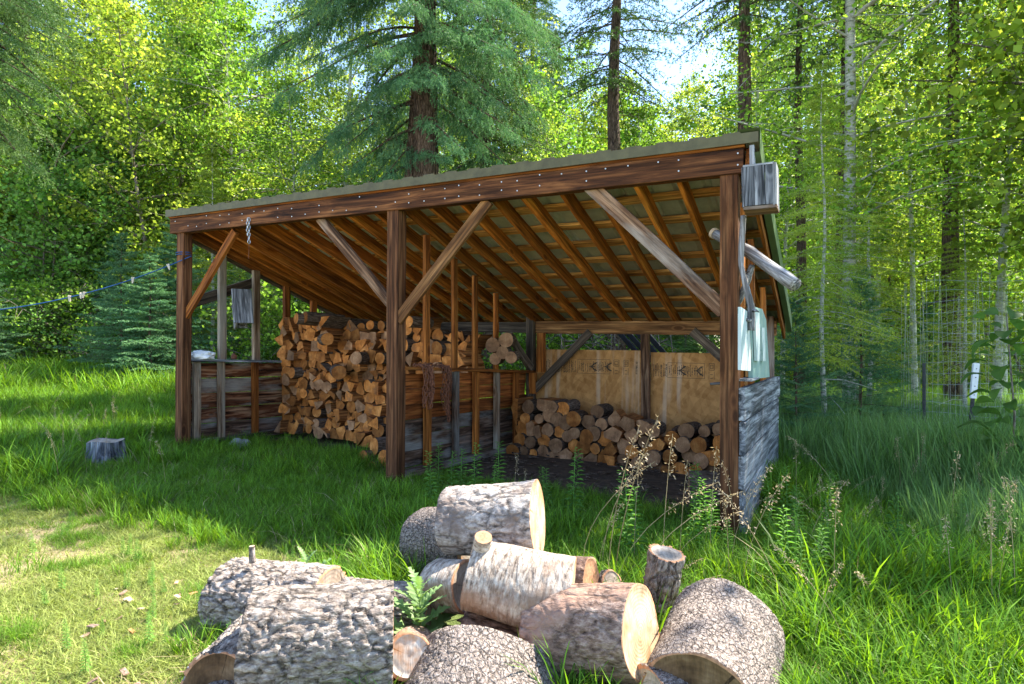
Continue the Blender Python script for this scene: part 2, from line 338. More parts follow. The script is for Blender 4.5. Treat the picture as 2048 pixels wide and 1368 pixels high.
def bar_mesh(Ln, w, h, mat, cham=.004, jit=.0025, wav=0., taper=0.):
    n = max(2, int(Ln/.35)+1); V = []; F = []
    c = min(cham, w*.2, h*.2)
    ring = [(-w/2+c, -h/2), (w/2-c, -h/2), (w/2, -h/2+c), (w/2, h/2-c), (w/2-c, h/2), (-w/2+c, h/2), (-w/2, h/2-c), (-w/2, -h/2+c)]
    ph = rb.random()*9
    for i in range(n):
        x = Ln*i/(n-1); oy = rb.uniform(-jit, jit)+wav*math.sin(x*2+ph); oz = rb.uniform(-jit, jit); k = 1-taper*i/(n-1)
        for (y, z) in ring: V.append((x, y*k*(1+rb.uniform(-.01, .01))+oy, z*k*(1+rb.uniform(-.01, .01))+oz))
    for i in range(n-1):
        for k in range(8): F.append((i*8+k, (i+1)*8+k, (i+1)*8+(k+1) % 8, i*8+(k+1) % 8))
    F.append(tuple(range(8))); F.append(tuple((n-1)*8+k for k in range(8))[::-1])
    F = [f[::-1] for f in F]
    return mesh('bar', V, F, mat)
def bar(name, p0, p1, w, h, mat, parent, up=Vector((0, 0, 1)), label=None, **k):
    p0 = Vector(p0); p1 = Vector(p1); me = bar_mesh((p1-p0).length, w, h, mat, **k); me.name = name
    return ob(name, me, axis_matrix(p0, p1, up), parent, label)

# ------------------------------------------------------------ ground and shed frames
def sm(t): t = max(0., min(1., t)); return t*t*(3-2*t)
def plane_z(x, y): return -.0248*x - .0118*y
def gz(x, y):
    xc = max(-25, min(25, x)); yc = min(y, 25)
    z = plane_z(xc, yc) + .50*sm((y-8)/11)*sm((-x-1.5)/8)
    near = 1-sm((math.hypot(x+1, y-7)-4)/4)
    return z + (.05*mn.noise(Vector((x*.5, y*.5, 0))) + .015*mn.noise(Vector((x*2.2, y*2.2, 3))))*(1-.75*near)
R0 = Vector((1.588, 4.45, plane_z(1.588, 4.45)))
U = Vector((-.884, .467, .0164)); Vv = Vector((.468, .884, -.022)); Zz = Vector((0, 0, 1))
def P(u, v, w): return R0 + U*u + Vv*v + Zz*w
def FP(px, py, v):          # point of the plane v = const seen at a photo pixel
    k = (px-1024)/F; u = (R0.x+v*Vv.x-k*(R0.y+v*Vv.y))/(.884+.467*k); p = P(u, v, 0)
    return u, v, CAMZ-(py-684)/F*p.y - p.z
def GP(px, py, u):
    k = (px-1024)/F; b = P(u, 0, 0); v = (k*b.y-b.x)/(Vv.x-k*Vv.y); p = P(u, v, 0)
    return u, v, CAMZ-(py-684)/F*p.y - p.z
def WP(px, py, d): return Vector(((px-1024)/F*d, d, CAMZ-(py-684)/F*d))

# ------------------------------------------------------------ the wood shed
POST = P(3.07, 0, 0)
shed = thing('wood_shed', 'open-fronted timber firewood shed with sloping ribbed metal roof', 'shed', POST)
Vd = Vv.normalized(); Ud = U.normalized()
def roofw(v): return 2.82 - .317*v
def vbar(name, u, v, w0, w1, wu, wv, mat, **k): return bar(name, P(u, v, w0), P(u+k.pop('du', 0), v+k.pop('dv', 0), w1), wu, wv, mat, k.pop('parent', shed), up=Vd, **k)
vbar('post', 6.31, 0, -.2, 2.645, .13, .12, M['post'], du=-.05)
vbar('post', 3.07, 0, -.2, 2.645, .135, .13, M['post'], du=-.02)
vbar('post', 0, 0, -.2, 2.645, .125, .125, M['post'])
vbar('back_post', 6.31, 2.98, -.1, 1.7, .1, .1, M['brace_grey'])
vbar('back_post', 3.05, 2.93, -.1, 1.8, .11, .1, M['brace_grey'])
vbar('back_post', 2.88, 2.90, 1.05, 1.58, .11, .06, M['stud'])
vbar('back_post', 2.98, 2.85, .75, 1.03, .10, .06, M['stud'])
u4 = FP(1291, 750, 2.93)[0]
vbar('back_post', u4, 2.93, -.1, 1.58, .10, .09, M['brace'])
vbar('back_post', 0, 2.95, -.2, 1.8, .11, .1, M['brace'])
fb = bar('front_beam', P(-.10, -.035, 2.731), P(6.43, -.035, 2.731), .10, .178, M['beam'], shed, wav=.004)
bar('beam_cap_strip', P(-.11, -.03, 2.838), P(6.44, -.03, 2.838), .115, .03, M['stud'], shed)
mb = MB()                                             # nail heads along the front beam
rn = random.Random(4)
for i in range(34):
    u = -.05 + i*.192 + rn.uniform(-.03, .03)
    for w in (2.70, 2.79) if i % 2 == 0 else (2.775, 2.69):
        if rn.random() < .75:
            c = P(u, -.0885, w + rn.uniform(-.012, .012)); q = 6; r = .0062
            mb.tube([c, c - Vd*.004], r, 6)
nl = ob('nail_head', mb.mesh('nail_head', M['nail']), None, fb, kind='stuff')
bar('back_beam', P(-.08, 2.97, 1.665), P(2.98, 2.97, 1.66), .09, .17, M['brace_light'], shed)
bar('back_beam', P(3.10, 2.97, 1.66), P(6.38, 2.97, 1.65), .09, .15, M['brace_grey'], shed)
for i in range(20):
    u = .045 + i*6.28/19 + rn.uniform(-.02, .02)
    a = P(u, .025, roofw(.02)-.082); b_ = P(u + rn.uniform(-.03, .03), 3.36, roofw(3.36)-.082)
    bar('rafter', a, b_, .042, .135, M['rafter'] if u < 4.2 or i % 3 == 0 else M['stud'], shed)
bar('rake_board', P(-.13, -.05, roofw(-.05)-.09), P(-.13, 3.42, roofw(3.42)-.10), .03, .17, M['stud'], shed)
bar('rake_board', P(6.43, .02, roofw(0)-.09), P(6.43, 3.42, roofw(3.42)-.10), .03, .17, M['brace_grey'], shed)
nrm = (Zz*1 + Vd*.317).normalized()
for k in range(10):
    v = .15 + k*.35
    bar('purlin', P(-.15, v, roofw(v)+.004), P(6.43, v, roofw(v)+.004), .10, .032, M['purlin'], shed, up=nrm, wav=.006, jit=.006)
prof = []
def sheet_profile(nr):
    pts = []
    for r in range(nr):
        x = r*.238
        pts += [(x, 0), (x+.160, 0), (x+.182, .024), (x+.214, .024)]
    pts.append((nr*.238, 0)); return pts
for s in range(7):
    u0 = -.20 + s*.952; nr = 4
    pts = sheet_profile(nr); V = []; Fq = []
    ns = 9
    for j in range(ns):
        v = -.10 + j*3.52/(ns-1); off = .034+.003*(s % 2)+.003*math.sin(s*3.1+j*1.7)
        for (x, h) in pts: V.append(P(u0+x, v, roofw(v)+off+h) - POST)
    n = len(pts); m_ = len(V)
    V += [v - Zz*.0025 for v in V]
    for j in range(ns-1):
        for k in range(n-1):
            a = j*n+k; Fq.append((a, a+1, a+1+n, a+n)); Fq.append((a+m_, a+n+m_, a+1+n+m_, a+1+m_))
    for k in range(n-1): Fq.append((k, k+m_, k+1+m_, k+1)); a = (ns-1)*n+k; Fq.append((a, a+1, a+1+m_, a+m_))
    ob('roof_sheet', mesh('roof_sheet', V, Fq, M['roof_under']), Matrix.Translation(POST), shed)
mb = MB()                                             # folded flashing along the front edge, bumped over each rib
for i in range(56):
    ua = -.205 + i*.119; ub = ua+.1192
    h0 = .012 if i % 2 else 0.; t = roofw(-.1)+.03
    V = [P(ua, -.115, t-.045), P(ub, -.115, t-.045), P(ub, -.118, t+.027+h0), P(ua, -.118, t+.027+h0), P(ua, .02, t+.006+h0), P(ub, .02, t+.006+h0)]
    V += [v+Vv*.003-Zz*.002 for v in V]
    mb.add([v-POST for v in V], [(0, 1, 2, 3), (3, 2, 5, 4), (7, 6, 9, 8), (8, 9, 10, 11), (0, 6, 7, 1), (0, 3, 9, 6), (1, 7, 8, 2)])
ob('edge_flashing', mb.mesh('edge_flashing', M['roof_tan']), Matrix.Translation(POST), shed)
mb = MB()
for (du, w0, w1) in ((-.215, -.09, .075), ):
    for j in range(10):
        va = -.12+j*.354; vb = va+.3541
        V = [P(du, va, roofw(va)+w0), P(du, vb, roofw(vb)+w0), P(du, vb, roofw(vb)+w1), P(du, va, roofw(va)+w1), P(du+.14, va, roofw(va)+w1+.004), P(du+.14, vb, roofw(vb)+w1+.004),
             P(du+.05, va, roofw(va)+w0-.006), P(du+.05, vb, roofw(vb)+w0-.006)]
        V += [v+U*.004-Zz*.003 for v in V]
        mb.add([v-POST for v in V], [(0, 3, 2, 1), (3, 4, 5, 2), (0, 1, 7, 6), (8, 9, 10, 11), (11, 10, 13, 12), (8, 14, 15, 9)])
ob('rake_trim', mb.mesh('rake_trim', M['roof_green']), Matrix.Translation(POST), shed)

def fpbar(name, a, b, v, wid, dep, mat, va=None, **k):
    A = FP(*a, v); B = FP(*b, v if va is None else va)
    return bar(name, P(*A), P(*B), dep, wid, mat, shed, up=Zz, **k)
fpbar('brace', (372, 632), (471, 462), .0, .095, .045, M['stud'])
fpbar('brace', (640, 436), (786, 612), .01, .10, .045, M['brace'])
fpbar('brace', (796, 640), (978, 402), -.035, .105, .045, M['brace_light'])
fpbar('brace', (1180, 372), (1450, 622), .005, .115, .07, M['brace'], wav=.012, jit=.006)
fpbar('brace', (1062, 786), (1180, 664), 2.86, .10, .05, M['brace_grey'])
fpbar('brace', (1385, 662), (1475, 742), 2.86, .11, .05, M['brace_grey'])

def osbpanel(pxa, pxb, pyt, pyb, marks):
    a = FP(pxa, pyt, 3.0); b_ = FP(pxb, pyt, 3.0)
    ua, ub = a[0], b_[0]; wt = (a[2]+b_[2])/2; w0 = .12
    m = Matrix((-Ud, Vd, Zz)).transposed().to_4x4(); m.translation = P(ua, 3.0, w0)
    wd = (P(ua, 0, 0)-P(ub, 0, 0)).length; h = wt-w0
    bx = MB(); bx.box((0, 0, 0), (wd, .012, h)); o = ob('wall_panel', bx.mesh('wall_panel', M['osb']), m, shed)
    r = random.Random(int(pxa)); s = MB()
    def mark(x0, z0, x1, z1): s.box((x0, -.0015, z0), (x1, .0005, z1))
    zt = h-.125; zb = h-.315
    def frame(x0, z0, x1, z1, t=.004):
        mark(x0, z0, x1, z0+t); mark(x0, z1-t, x1, z1); mark(x0, z0+t, x0+t, z1-t); mark(x1-t, z0+t, x1, z1-t)
    def textcol(x, z0, z1):
        z = z0
        while z < z1-.012:
            l = r.choice((.010, .016, .026, .04)); mark(x, z, x+r.choice((.005, .0065, .009)), min(z+l, z1)); z += l+r.choice((.004, .007))
    for kind, f0, f1 in marks:
        x0, x1 = f0*wd, f1*wd
        if kind == 'T':
            x = x0
            while x < x1: textcol(x, zb+r.uniform(0, .02), zt-r.uniform(0, .03)); x += r.choice((.013, .017, .024))
        elif kind == 'F':
            frame(x0, zb, x1, zt)
            x = x0+.02
            while x < x1-.02:
                textcol(x, zb+.02+r.uniform(0, .03), zt-.02-r.uniform(0, .04)); x += r.choice((.016, .02, .03))
        elif kind == 'B':
            frame(x0, zt-.085, x1, zt, .005); frame(x0+.014, zt-.066, x1-.014, zt-.02, .005); mark(x0, zb-.005, x0+.004, zt-.1); mark(x1-.004, zb-.005, x1, zt-.1)
            mark(x0+.016, zb+.005, x1-.018, zb+.011); mark(x0+.016, zb+.05, x1-.018, zb+.056)
        elif kind == 'A':                              # curled arrow-like stamp
            cx, cz = (x0+x1)/2, (zt+zb)/2
            for t in np.linspace(-.9, .9, 9):
                mark(cx-.035+abs(t)*.06, cz+t*.055-.006, cx-.015+abs(t)*.075, cz+t*.055+.006)
            mark(cx-.06, cz-.004, cx+.03, cz+.004)
    ob('printed_stamp', s.mesh('printed_stamp', M['osb_print']), m, o, kind='stuff')
osbpanel(1068, 1283, 701, 860, [('B', .03, .075), ('T', .10, .15), ('T', .22, .40), ('F', .42, .72), ('A', .53, .60), ('A', .67, .73), ('B', .75, .80), ('B', .84, .88), ('T', .945, .955)])
osbpanel(1300, 1500, 707, 868, [('T', .01, .17), ('F', .18, .56), ('A', .26, .40), ('A', .47, .53), ('B', .60, .655)])

# partition between the two bays (u = 3.07) and the left end wall (u = 6.31)
def wall_boards(u, v0, v1, w0, w1, n, mats, slope=0., name='wall_board', gap=.004, th=.022, seed=1):
    r = random.Random(seed); h = (w1-w0)/n
    for i in range(n):
        m = mats[i % len(mats)] if not callable(mats) else mats(i)
        a = w0+h*(i+.5)
        bar(name, P(u+r.uniform(-.006, .006), v0+r.uniform(-.02, .02), a), P(u+r.uniform(-.006, .006), v1+r.uniform(-.03, .03), a+slope), th, h-gap*r.uniform(.6, 1.6), m, shed)
wall_boards(3.13, .08, 2.9, .14, 1.08, 6, [M['board_dark'], M['board_dark'], M['board_dark'], M['board'], M['board'], M['board']], -.04)
bar('wall_plate', P(3.06, .05, 1.135), P(3.06, 2.95, 1.045), .15, .035, M['stud'], shed)
bar('wall_plate', P(3.06, .06, .10), P(3.06, 2.60, .055), .11, .07, M['board_dark'], shed)
for px, a, b_ in ((853, 1, 1), (909, 1, 1), (950, 1, 1), (992, 1, 1), (1030, 0, 1)):
    v = GP(px, 725, 3.07)[1]
    if a: vbar('stud', 3.07, v, 1.15-.03*v, roofw(v)-.15, .04, .085, M['stud'])
    if b_: vbar('stud', 3.065, v+.01, .125-.018*v, 1.115-.03*v, .05, .09, M['stud_pale'] if px in (992,) else (M['board_dark'] if px == 909 else M['stud']))
bar('brace', P(3.02, 2.25, 1.52), P(3.02, 2.85, 1.1), .05, .11, M['brace_grey'], shed)
ls = [M['board_dark'], M['board_stain'], M['board_stain'], M['board_stain'], M['board_stain']]
wall_boards(6.40, .02, 2.95, .12, 1.08, 5, ls, -.03, seed=5)
bar('wall_plate', P(6.31, .06, 1.115), P(6.31, 2.95, 1.07), .19, .03, M['grey'], shed)
bar('wall_plate', P(6.36, .06, .10), P(6.36, 2.9, .06), .08, .06, M['board_dark'], shed)
for px, top, up_, lowm, upm in ((395, 0, 0, 'stud_pale', None), (444, 515, 1, 'stud_pale', 'stud_pale'), (512, 550, 1, 'stud', 'stud_pale'), (573, 580, 1, 'stud', 'stud'), (627, 605, 1, 'stud', 'stud')):
    v = GP(px, 720, 6.31)[1]
    if upm: vbar('stud', 6.31, v, 1.13-.015*v, roofw(v)-.15, .055, .10, M[upm])
    vbar('stud', 6.33, v, .12, 1.098-.015*v, .05, .09, M[lowm])
A = GP(384, 606, 6.42); B = GP(513, 563, 6.42)
bar('rail', P(*A), P(*B), .05, .13, M['brace_grey'], shed, wav=.01)
# right end wall: weathered horizontal planks, their top edge at chest height
for i in range(5):
    w0 = 1.12-.248*(i+1); a = w0+.122
    bar('wall_board', P(-.085, -.03+rn.uniform(-.015, .015), a), P(-.085+rn.uniform(-.01, .01), 3.0+rn.uniform(-.03, .03), a+rn.uniform(-.01, .01)), .04, .236, M['grey'] if i < 2 else M['grey_pale'], shed)
vbar('stud', -.03, 1.0, -.1, roofw(1.0)-.15, .05, .09, M['stud']); vbar('stud', -.03, 2.0, -.1, roofw(2.0)-.15, .05, .09, M['stud'])
vbar('stud', -.03, .42, 1.1, roofw(.42)-.15, .04, .09, M['stud'])
vbar('trim_board', -.165, -.10, 2.44, 2.81, .03, .09, M['grey_pale'])
bar('shelf', P(-.10, .0, 1.165), P(-.10, .5, 1.165), .10, .018, M['grey_pale'], shed)

def board_thing(name, label, cat, pts, u, th, mat, grp=None):
    """a painted board standing against the right wall: quad of (v, w) corners, bevelled box"""
    c = P(u, *pts[0]); V = []
    for du in (-th/2, th/2):
        for v, w in pts: V.append(P(u+du, v, w)-c)
    n = len(pts); Fq = [tuple(range(n)), tuple(range(n, 2*n))[::-1]] + [(i, i+n, (i+1) % n+n, (i+1) % n) for i in range(n)]
    Fq = [f[::-1] for f in Fq]
    return ob(name, mesh(name, V, Fq, mat), Matrix.Translation(c), None, label, cat, grp)
def vw(px, py, u): return GP(px, py, u)[1:]
board_thing('painted_board', 'flaking white and teal painted board hung beside the right corner post', 'board',
            [vw(1479, 740, -.135), vw(1499, 742, -.135), vw(1496, 626, -.135), vw(1479, 614, -.135)], -.135, .02, M['panel_white'])
pb = board_thing('painted_door', 'pale mint old door panel standing on the grey planks at the right', 'door',
            [vw(1501, 758, -.11), vw(1536, 754, -.11), vw(1529, 640, -.11), vw(1521, 618, -.11), vw(1498, 612, -.11)], -.11, .03, M['panel_mint'])
for i, (xa, xb, yt, yb) in enumerate(((1511, 1518, 625, 722), (1524, 1529, 655, 722))):
    pts = [vw(xa, yb, -.14), vw(xb, yb, -.14), vw(xb-2, yt, -.14), vw(xa-3, yt, -.14)]
    c = P(-.14, *pts[0]); V = [P(-.14+d, *q)-c for d in (-.01, .01) for q in pts]
    ob('panel_strip', mesh('panel_strip', V, [(3, 2, 1, 0), (4, 5, 6, 7), (0, 1, 5, 4), (1, 2, 6, 5), (2, 3, 7, 6), (3, 0, 4, 7)], M['panel_white']), Matrix.Translation(c), pb)

# grey nest box fixed outside the upper right corner
nb_m = Matrix((-Ud, Vd, Zz)).transposed().to_4x4(); nb_m.translation = WP(1521, 418, 4.14)
nb = thing('nest_box', 'weathered grey plank nest box fixed below the roof at the right corner', 'nest box', M_=nb_m)
def boxpart(name, lo, hi, mat, root, m, tilt=None):
    b_ = MB(); b_.box(lo, hi); o = ob(name, b_.mesh(name, mat), m @ tilt if tilt else m, root); return o
def plankpart(name, x, y, z0, z1, w, d, mat, root, m):
    p0 = m @ Vector((x, y, z0)); p1 = m @ Vector((x, y, z1)); return bar(name, p0, p1, w, d, mat, root, up=m.to_3x3() @ Vector((0, 1, 0)))
for x, w in ((-.065, .068), (.004, .066), (.066, .056)):
    plankpart('front_board', x, -.07, .012, .275+rn.uniform(-.003, .003), w, .022, M['grey'], nb, nb_m)
plankpart('side_board', .098, .02, .0, .285, .024, .20, M['grey_pale'], nb, nb_m)
plankpart('side_board', -.10, .02, .01, .28, .022, .17, M['grey'], nb, nb_m)
boxpart('floor_board', (-.10, -.08, -.014), (.108, .12, .008), M['brace'], nb, nb_m)
boxpart('lid', (-.105, -.078, .277), (.088, .12, .29), M['grey'], nb, nb_m)

# second nest box hanging crooked in the left end wall
c = P(*GP(480, 628, 6.12))
m = Matrix((-Ud, Vd, Zz)).transposed().to_4x4(); m.translation = c; m = m @ Matrix.Rotation(math.radians(-28), 4, 'Z') @ Matrix.Rotation(math.radians(-20), 4, 'Y') @ Matrix.Scale(.86, 4)
hb = thing('hanging_nest_box', 'crooked pale wooden nest box hanging in the left wall opening', 'nest box', M_=m)
for x in (-.105, -.015, .075): plankpart('front_board', x, -.06, -.19, .17, .088, .02, M['grey_pale'], hb, m)
plankpart('side_board', .136, .02, -.20, .34, .028, .24, M['grey'], hb, m)
boxpart('side_board', (-.15, -.05, -.17), (-.13, .12, .16), M['grey'], hb, m)
boxpart('lid', (-.17, -.09, .172), (.12, .13, .19), M['grey'], hb, m)

# white cloth bundle on the left ledge
def lump(name, c, dims, seed, mat, label, cat, sub=3, amp=.25, fr=3., grp=None, rz=0, flat=True):
    import bmesh
    bm = bmesh.new(); bmesh.ops.create_icosphere(bm, subdivisions=sub, radius=1)
    for v in bm.verts:
        n = mn.noise(v.co*fr*.6+Vector((seed*7, 0, 0)))*amp + mn.noise(v.co*fr*2+Vector((seed*3, 0, 0)))*amp*.4
        v.co *= 1+n; v.co = Vector((v.co.x*dims[0], v.co.y*dims[1], v.co.z*dims[2]))
        if flat and v.co.z < -dims[2]*.6: v.co.z = -dims[2]*.6
        v.co.z += dims[2]*.6
    me = bpy.data.meshes.new(name); bm.to_mesh(me); bm.free(); me.materials.append(mat)
    for p in me.polygons: p.use_smooth = True
    return ob(name, me, Matrix.Translation(c) @ Matrix.Rotation(rz, 4, 'Z'), None, label, cat, grp)
cw = P(6.31, GP(402, 712, 6.31)[1], 0); vv_ = GP(402, 712, 6.31)[1]
lump('cloth_bundle', P(6.3, vv_, 1.131), (.15, .13, .065), 3, M['cloth'], 'crumpled white cloth bundle lying on the left wall ledge', 'cloth', sub=4, amp=.35, fr=4)
lump('stone', Vector((-3.35, 7.55, gz(-3.35, 7.55)-.03)), (.13, .1, .12), 5, M['stone'], 'grey stone in the grass under the left end wall', 'stone', amp=.3)
lump('pine_cone', P(6.31, GP(468, 715, 6.31)[1], 1.124), (.035, .035, .05), 8, M['rust'], 'small brown cone standing on the left wall ledge', 'cone', amp=.2, fr=9)

# driftwood hung on the right post
def limb(name, label, pts, radii, mat, cat='branch', n=10, twigs=(), endmat=None):
    b_ = MB(); rr = random.Random(len(pts)*3+int(radii[0]*1000)); base = Vector(pts[0])
    Q = []; R = []
    for i in range(len(pts)-1):
        for k in range(5):
            t = k/5; Q.append(Vector(pts[i]).lerp(Vector(pts[i+1]), t)-base+Vector([rr.uniform(-1, 1)*radii[0]*.06 for _ in range(3)])); R.append((radii[i]*(1-t)+radii[i+1]*t)*rr.uniform(.93, 1.07))
    Q.append(Vector(pts[-1])-base); R.append(radii[-1])
    root = thing(name, label, cat, base); am = axis_matrix(base, Vector(pts[-1]), Vector((.1, 1, .3))); iv = am.inverted() @ Matrix.Translation(base)
    b_.tube([iv @ q for q in Q], R, n); ob('stick', b_.mesh('stick', mat, True), am, root)
    for (tp, tr) in twigs:
        tb = MB(); tb.tube([Vector(q)-base for q in tp], tr, 7); ob('twig', tb.mesh('twig', mat, True), Matrix.Translation(base), root)
    return root
pl = limb('driftwood_pole', 'grey weathered driftwood pole sticking out past the right post', [WP(1431, 468, 4.75), WP(1500, 505, 4.45), WP(1590, 570, 4.0)], [.038, .045, .046], M['drift'], 'pole', 14)
e = WP(1431, 468, 4.75); d = (WP(1500, 505, 4.45)-e).normalized(); b_ = MB(); b_.tube([Vector(), d*(-.03)], [.043, .04], 14)
ob('cut_end', b_.mesh('cut_end', M['cut_fresh']), Matrix.Translation(e), pl)
limb('twisted_branch', 'twisted grey dead branch hooked beside the right post', [WP(1487, 432, 4.3), WP(1484, 480, 4.28), WP(1482, 530, 4.26), WP(1494, 580, 4.22), WP(1503, 618, 4.2), WP(1501, 661, 4.2)], [.018, .022, .018, .022, .026, .03], M['drift'], 'branch', 9,
     twigs=[([WP(1501, 620, 4.2), WP(1512, 621, 4.16), WP(1518, 624, 4.12)], [.02, .01, .003]), ([WP(1503, 640, 4.2), WP(1488, 640, 4.12), WP(1477, 646, 4.1)], [.016, .009, .003])])
limb('forked_branch', 'short grey forked branch tucked under the driftwood pole', [WP(1504, 530, 4.4), WP(1495, 560, 4.4), WP(1480, 600, 4.45), WP(1462, 640, 4.7)], [.02, .026, .02, .012], M['drift'], 'branch', 9)
limb('broken_lath', 'thin grey lath jutting left from the right post at chest height', [WP(1475, 764, 4.6), WP(1421, 768, 4.8)], [.012, .01], M['drift'], 'lath', 6)

# chains
def link_mesh(a=.019, b_=.011, r=.0035):
    m_ = MB(); V = []; Fq = []; n = 10; k = 5
    for i in range(n):
        t = 2*math.pi*i/n; c = Vector((math.cos(t)*a, 0, math.sin(t)*b_)); d = Vector((math.cos(t), 0, math.sin(t)))
        for j in range(k):
            s = 2*math.pi*j/k; V.append(c+d*math.cos(s)*r+Vector((0, math.sin(s)*r, 0)))
    for i in range(n):
        for j in range(k): Fq.append((i*k+j, i*k+(j+1) % k, ((i+1) % n)*k+(j+1) % k, ((i+1) % n)*k+j))
    return V, Fq
LV, LF = link_mesh()
def chain(name, label, paths, mat, big=1.0):
    base = Vector(paths[0][0]); mb_ = MB(); k = 0
    for pth in paths:
        pts = [Vector(p) for p in pth]
        for i in range(len(pts)-1):
            d = pts[i+1]-pts[i]; n = max(1, int(d.length/(.029*big)))
            for q in range(n):
                am = axis_matrix(pts[i]+d*(q+.5)/n-base, pts[i]+d*(q+1)/n-base, Vector((.3, 1, .2))) @ Matrix.Rotation(math.pi/2*(k % 2)+.5, 4, 'X') @ Matrix.Scale(big, 4); k += 1
                mb_.add([am @ v for v in LV], LF)
    return ob(name, mb_.mesh(name, mat, True), Matrix.Translation(base), None, label, 'chain')
h = P(*FP(498, 436, -.10)); chain('hanging_chain', 'short shiny galvanised chain hanging from the front beam at left', [[h, h-Zz*.28], [h+U*.02, h+U*.02-Zz*.19]], M['zinc'], 1.25)
b_ = MB(); b_.tube([h-Zz*.28-h, h-Zz*.36-h, h-Zz*.45-h+U*.01], .0025, 4); ob('wire_hook', b_.mesh('wire_hook', M['rust']), Matrix.Translation(h), None, 'thin wire hook under the galvanised chain', 'hook')
rc = random.Random(3)
def bundle(px, n, l0, l1):
    out = []
    g = GP(px, 738, 3.0)
    for i in range(n):
        v = g[1]+rc.uniform(-.07, .07); u = 2.955+rc.uniform(-.025, .01); ln = rc.uniform(l0, l1); w = 1.13-.03*v
        out.append([P(3.03, v+rc.uniform(-.1, .1), w+.035), P(u, v, w+.03), P(u-.01, v+.01, w-.1), P(u+rc.uniform(-.02, .02), v+rc.uniform(-.04, .04), w-ln*.6), P(u, v+rc.uniform(-.03, .03), w-ln)])
    return out
chain('rusty_chain', 'rusty chain draped over the partition ledge next to the middle post', bundle(848, 7, .28, .44) + [[P(3.0, .2, 1.165), P(3.03, .45, 1.17), P(3.0, .7, 1.16)]], M['rust'], 1.7)
chain('rusty_chain', 'rusty chain hanging from the ledge in front of the second dark stud', bundle(886, 6, .35, .56), M['rust'], 1.7)

# blue clothesline with pegs
def cl(t): return Vector(WP(383, 512, 7.32)).lerp(WP(-60, 625, 7.0), t) - Zz*.22*4*t*(1-t)*.55
pts = [cl(i/24) for i in range(25)]; base = pts[0]
b_ = MB(); b_.tube([p-base for p in pts], .0065, 5); pr = P(6.31-.02, 0, 0)
wz = pts[0].z; ring = [Vector((P(6.28, 0, 0).x+math.cos(a)*.085, P(6.28, 0, 0).y+math.sin(a)*.085, wz+.004*a))-base for a in np.linspace(0, 12.6, 30)]
b_.tube(ring, .006, 5); ob('clothesline', b_.mesh('clothesline', M['rope'], True), Matrix.Translation(base), None, 'blue rope clothesline tied round the left corner post', 'rope')
for i, (px, lab) in enumerate(((335, 'single pale clothespin on the blue line nearest the shed post'), (262, 'pale clothespin on the blue line midway to the shed'), (163, 'right one of the paired clothespins on the blue line'), (157, 'left one of the paired clothespins on the blue line'), (134, 'pale clothespin alone left of the clothespin pair'))):
    t = (383-px)/(383+60); c = cl(t); pm = MB()
    for s in (-1, 1):
        pm.box((-.006, -.006+s*.001, -.05), (.006, .006+s*.001, .025), M_=Matrix.Rotation(s*.16, 4, 'Y') @ Matrix.Translation((s*.007, 0, 0)))
    ob('clothespin', pm.mesh('clothespin', M['pin']), Matrix.Translation(c) @ Matrix.Rotation(rn.uniform(-.4, .4), 4, 'Y'), None, lab, 'clothespin', 'clothespins on the blue line')

# black slatted sheet seen over the back panels, and the brush heap beside it
c0 = P(FP(1262, 690, 4.2)[0], 4.2, 0); bs = thing('black_lattice', 'black slatted lattice leaning behind the back wall panels', 'lattice', c0)
for i in range(4):
    a = P(FP(1237+i*18, 670, 4.2)[0], 4.2, FP(1237+i*18, 664, 4.2)[2]); bb = P(FP(1330+i*18, 770, 4.0)[0], 4.0, FP(1330+i*18, 770, 4.0)[2])
    bar('slat', a, bb, .03, .075, M['black_sheet'], bs)

# ------------------------------------------------------------ firewood
def voronoi(pts, box, nb_=22):
    out = []; A_ = np.array(pts)
    for i, p in enumerate(pts):
        d = ((A_-A_[i])**2).sum(1); idx = np.argsort(d)[1:nb_+1]
        poly = [(box[0], box[1]), (box[2], box[1]), (box[2], box[3]), (box[0], box[3])]
        for j in idx:
            q = pts[j]; mx_, my = (p[0]+q[0])/2, (p[1]+q[1])/2; nx, ny = q[0]-p[0], q[1]-p[1]
            new = []
            for k in range(len(poly)):
                a, b2 = poly[k], poly[(k+1) % len(poly)]
                da = (a[0]-mx_)*nx+(a[1]-my)*ny; db = (b2[0]-mx_)*nx+(b2[1]-my)*ny
                if da <= 0: new.append(a)
                if da*db < 0: t = da/(da-db); new.append((a[0]+(b2[0]-a[0])*t, a[1]+(b2[1]-a[1])*t))
            poly = new
            if len(poly) < 3: break
        out.append(poly)
    return out
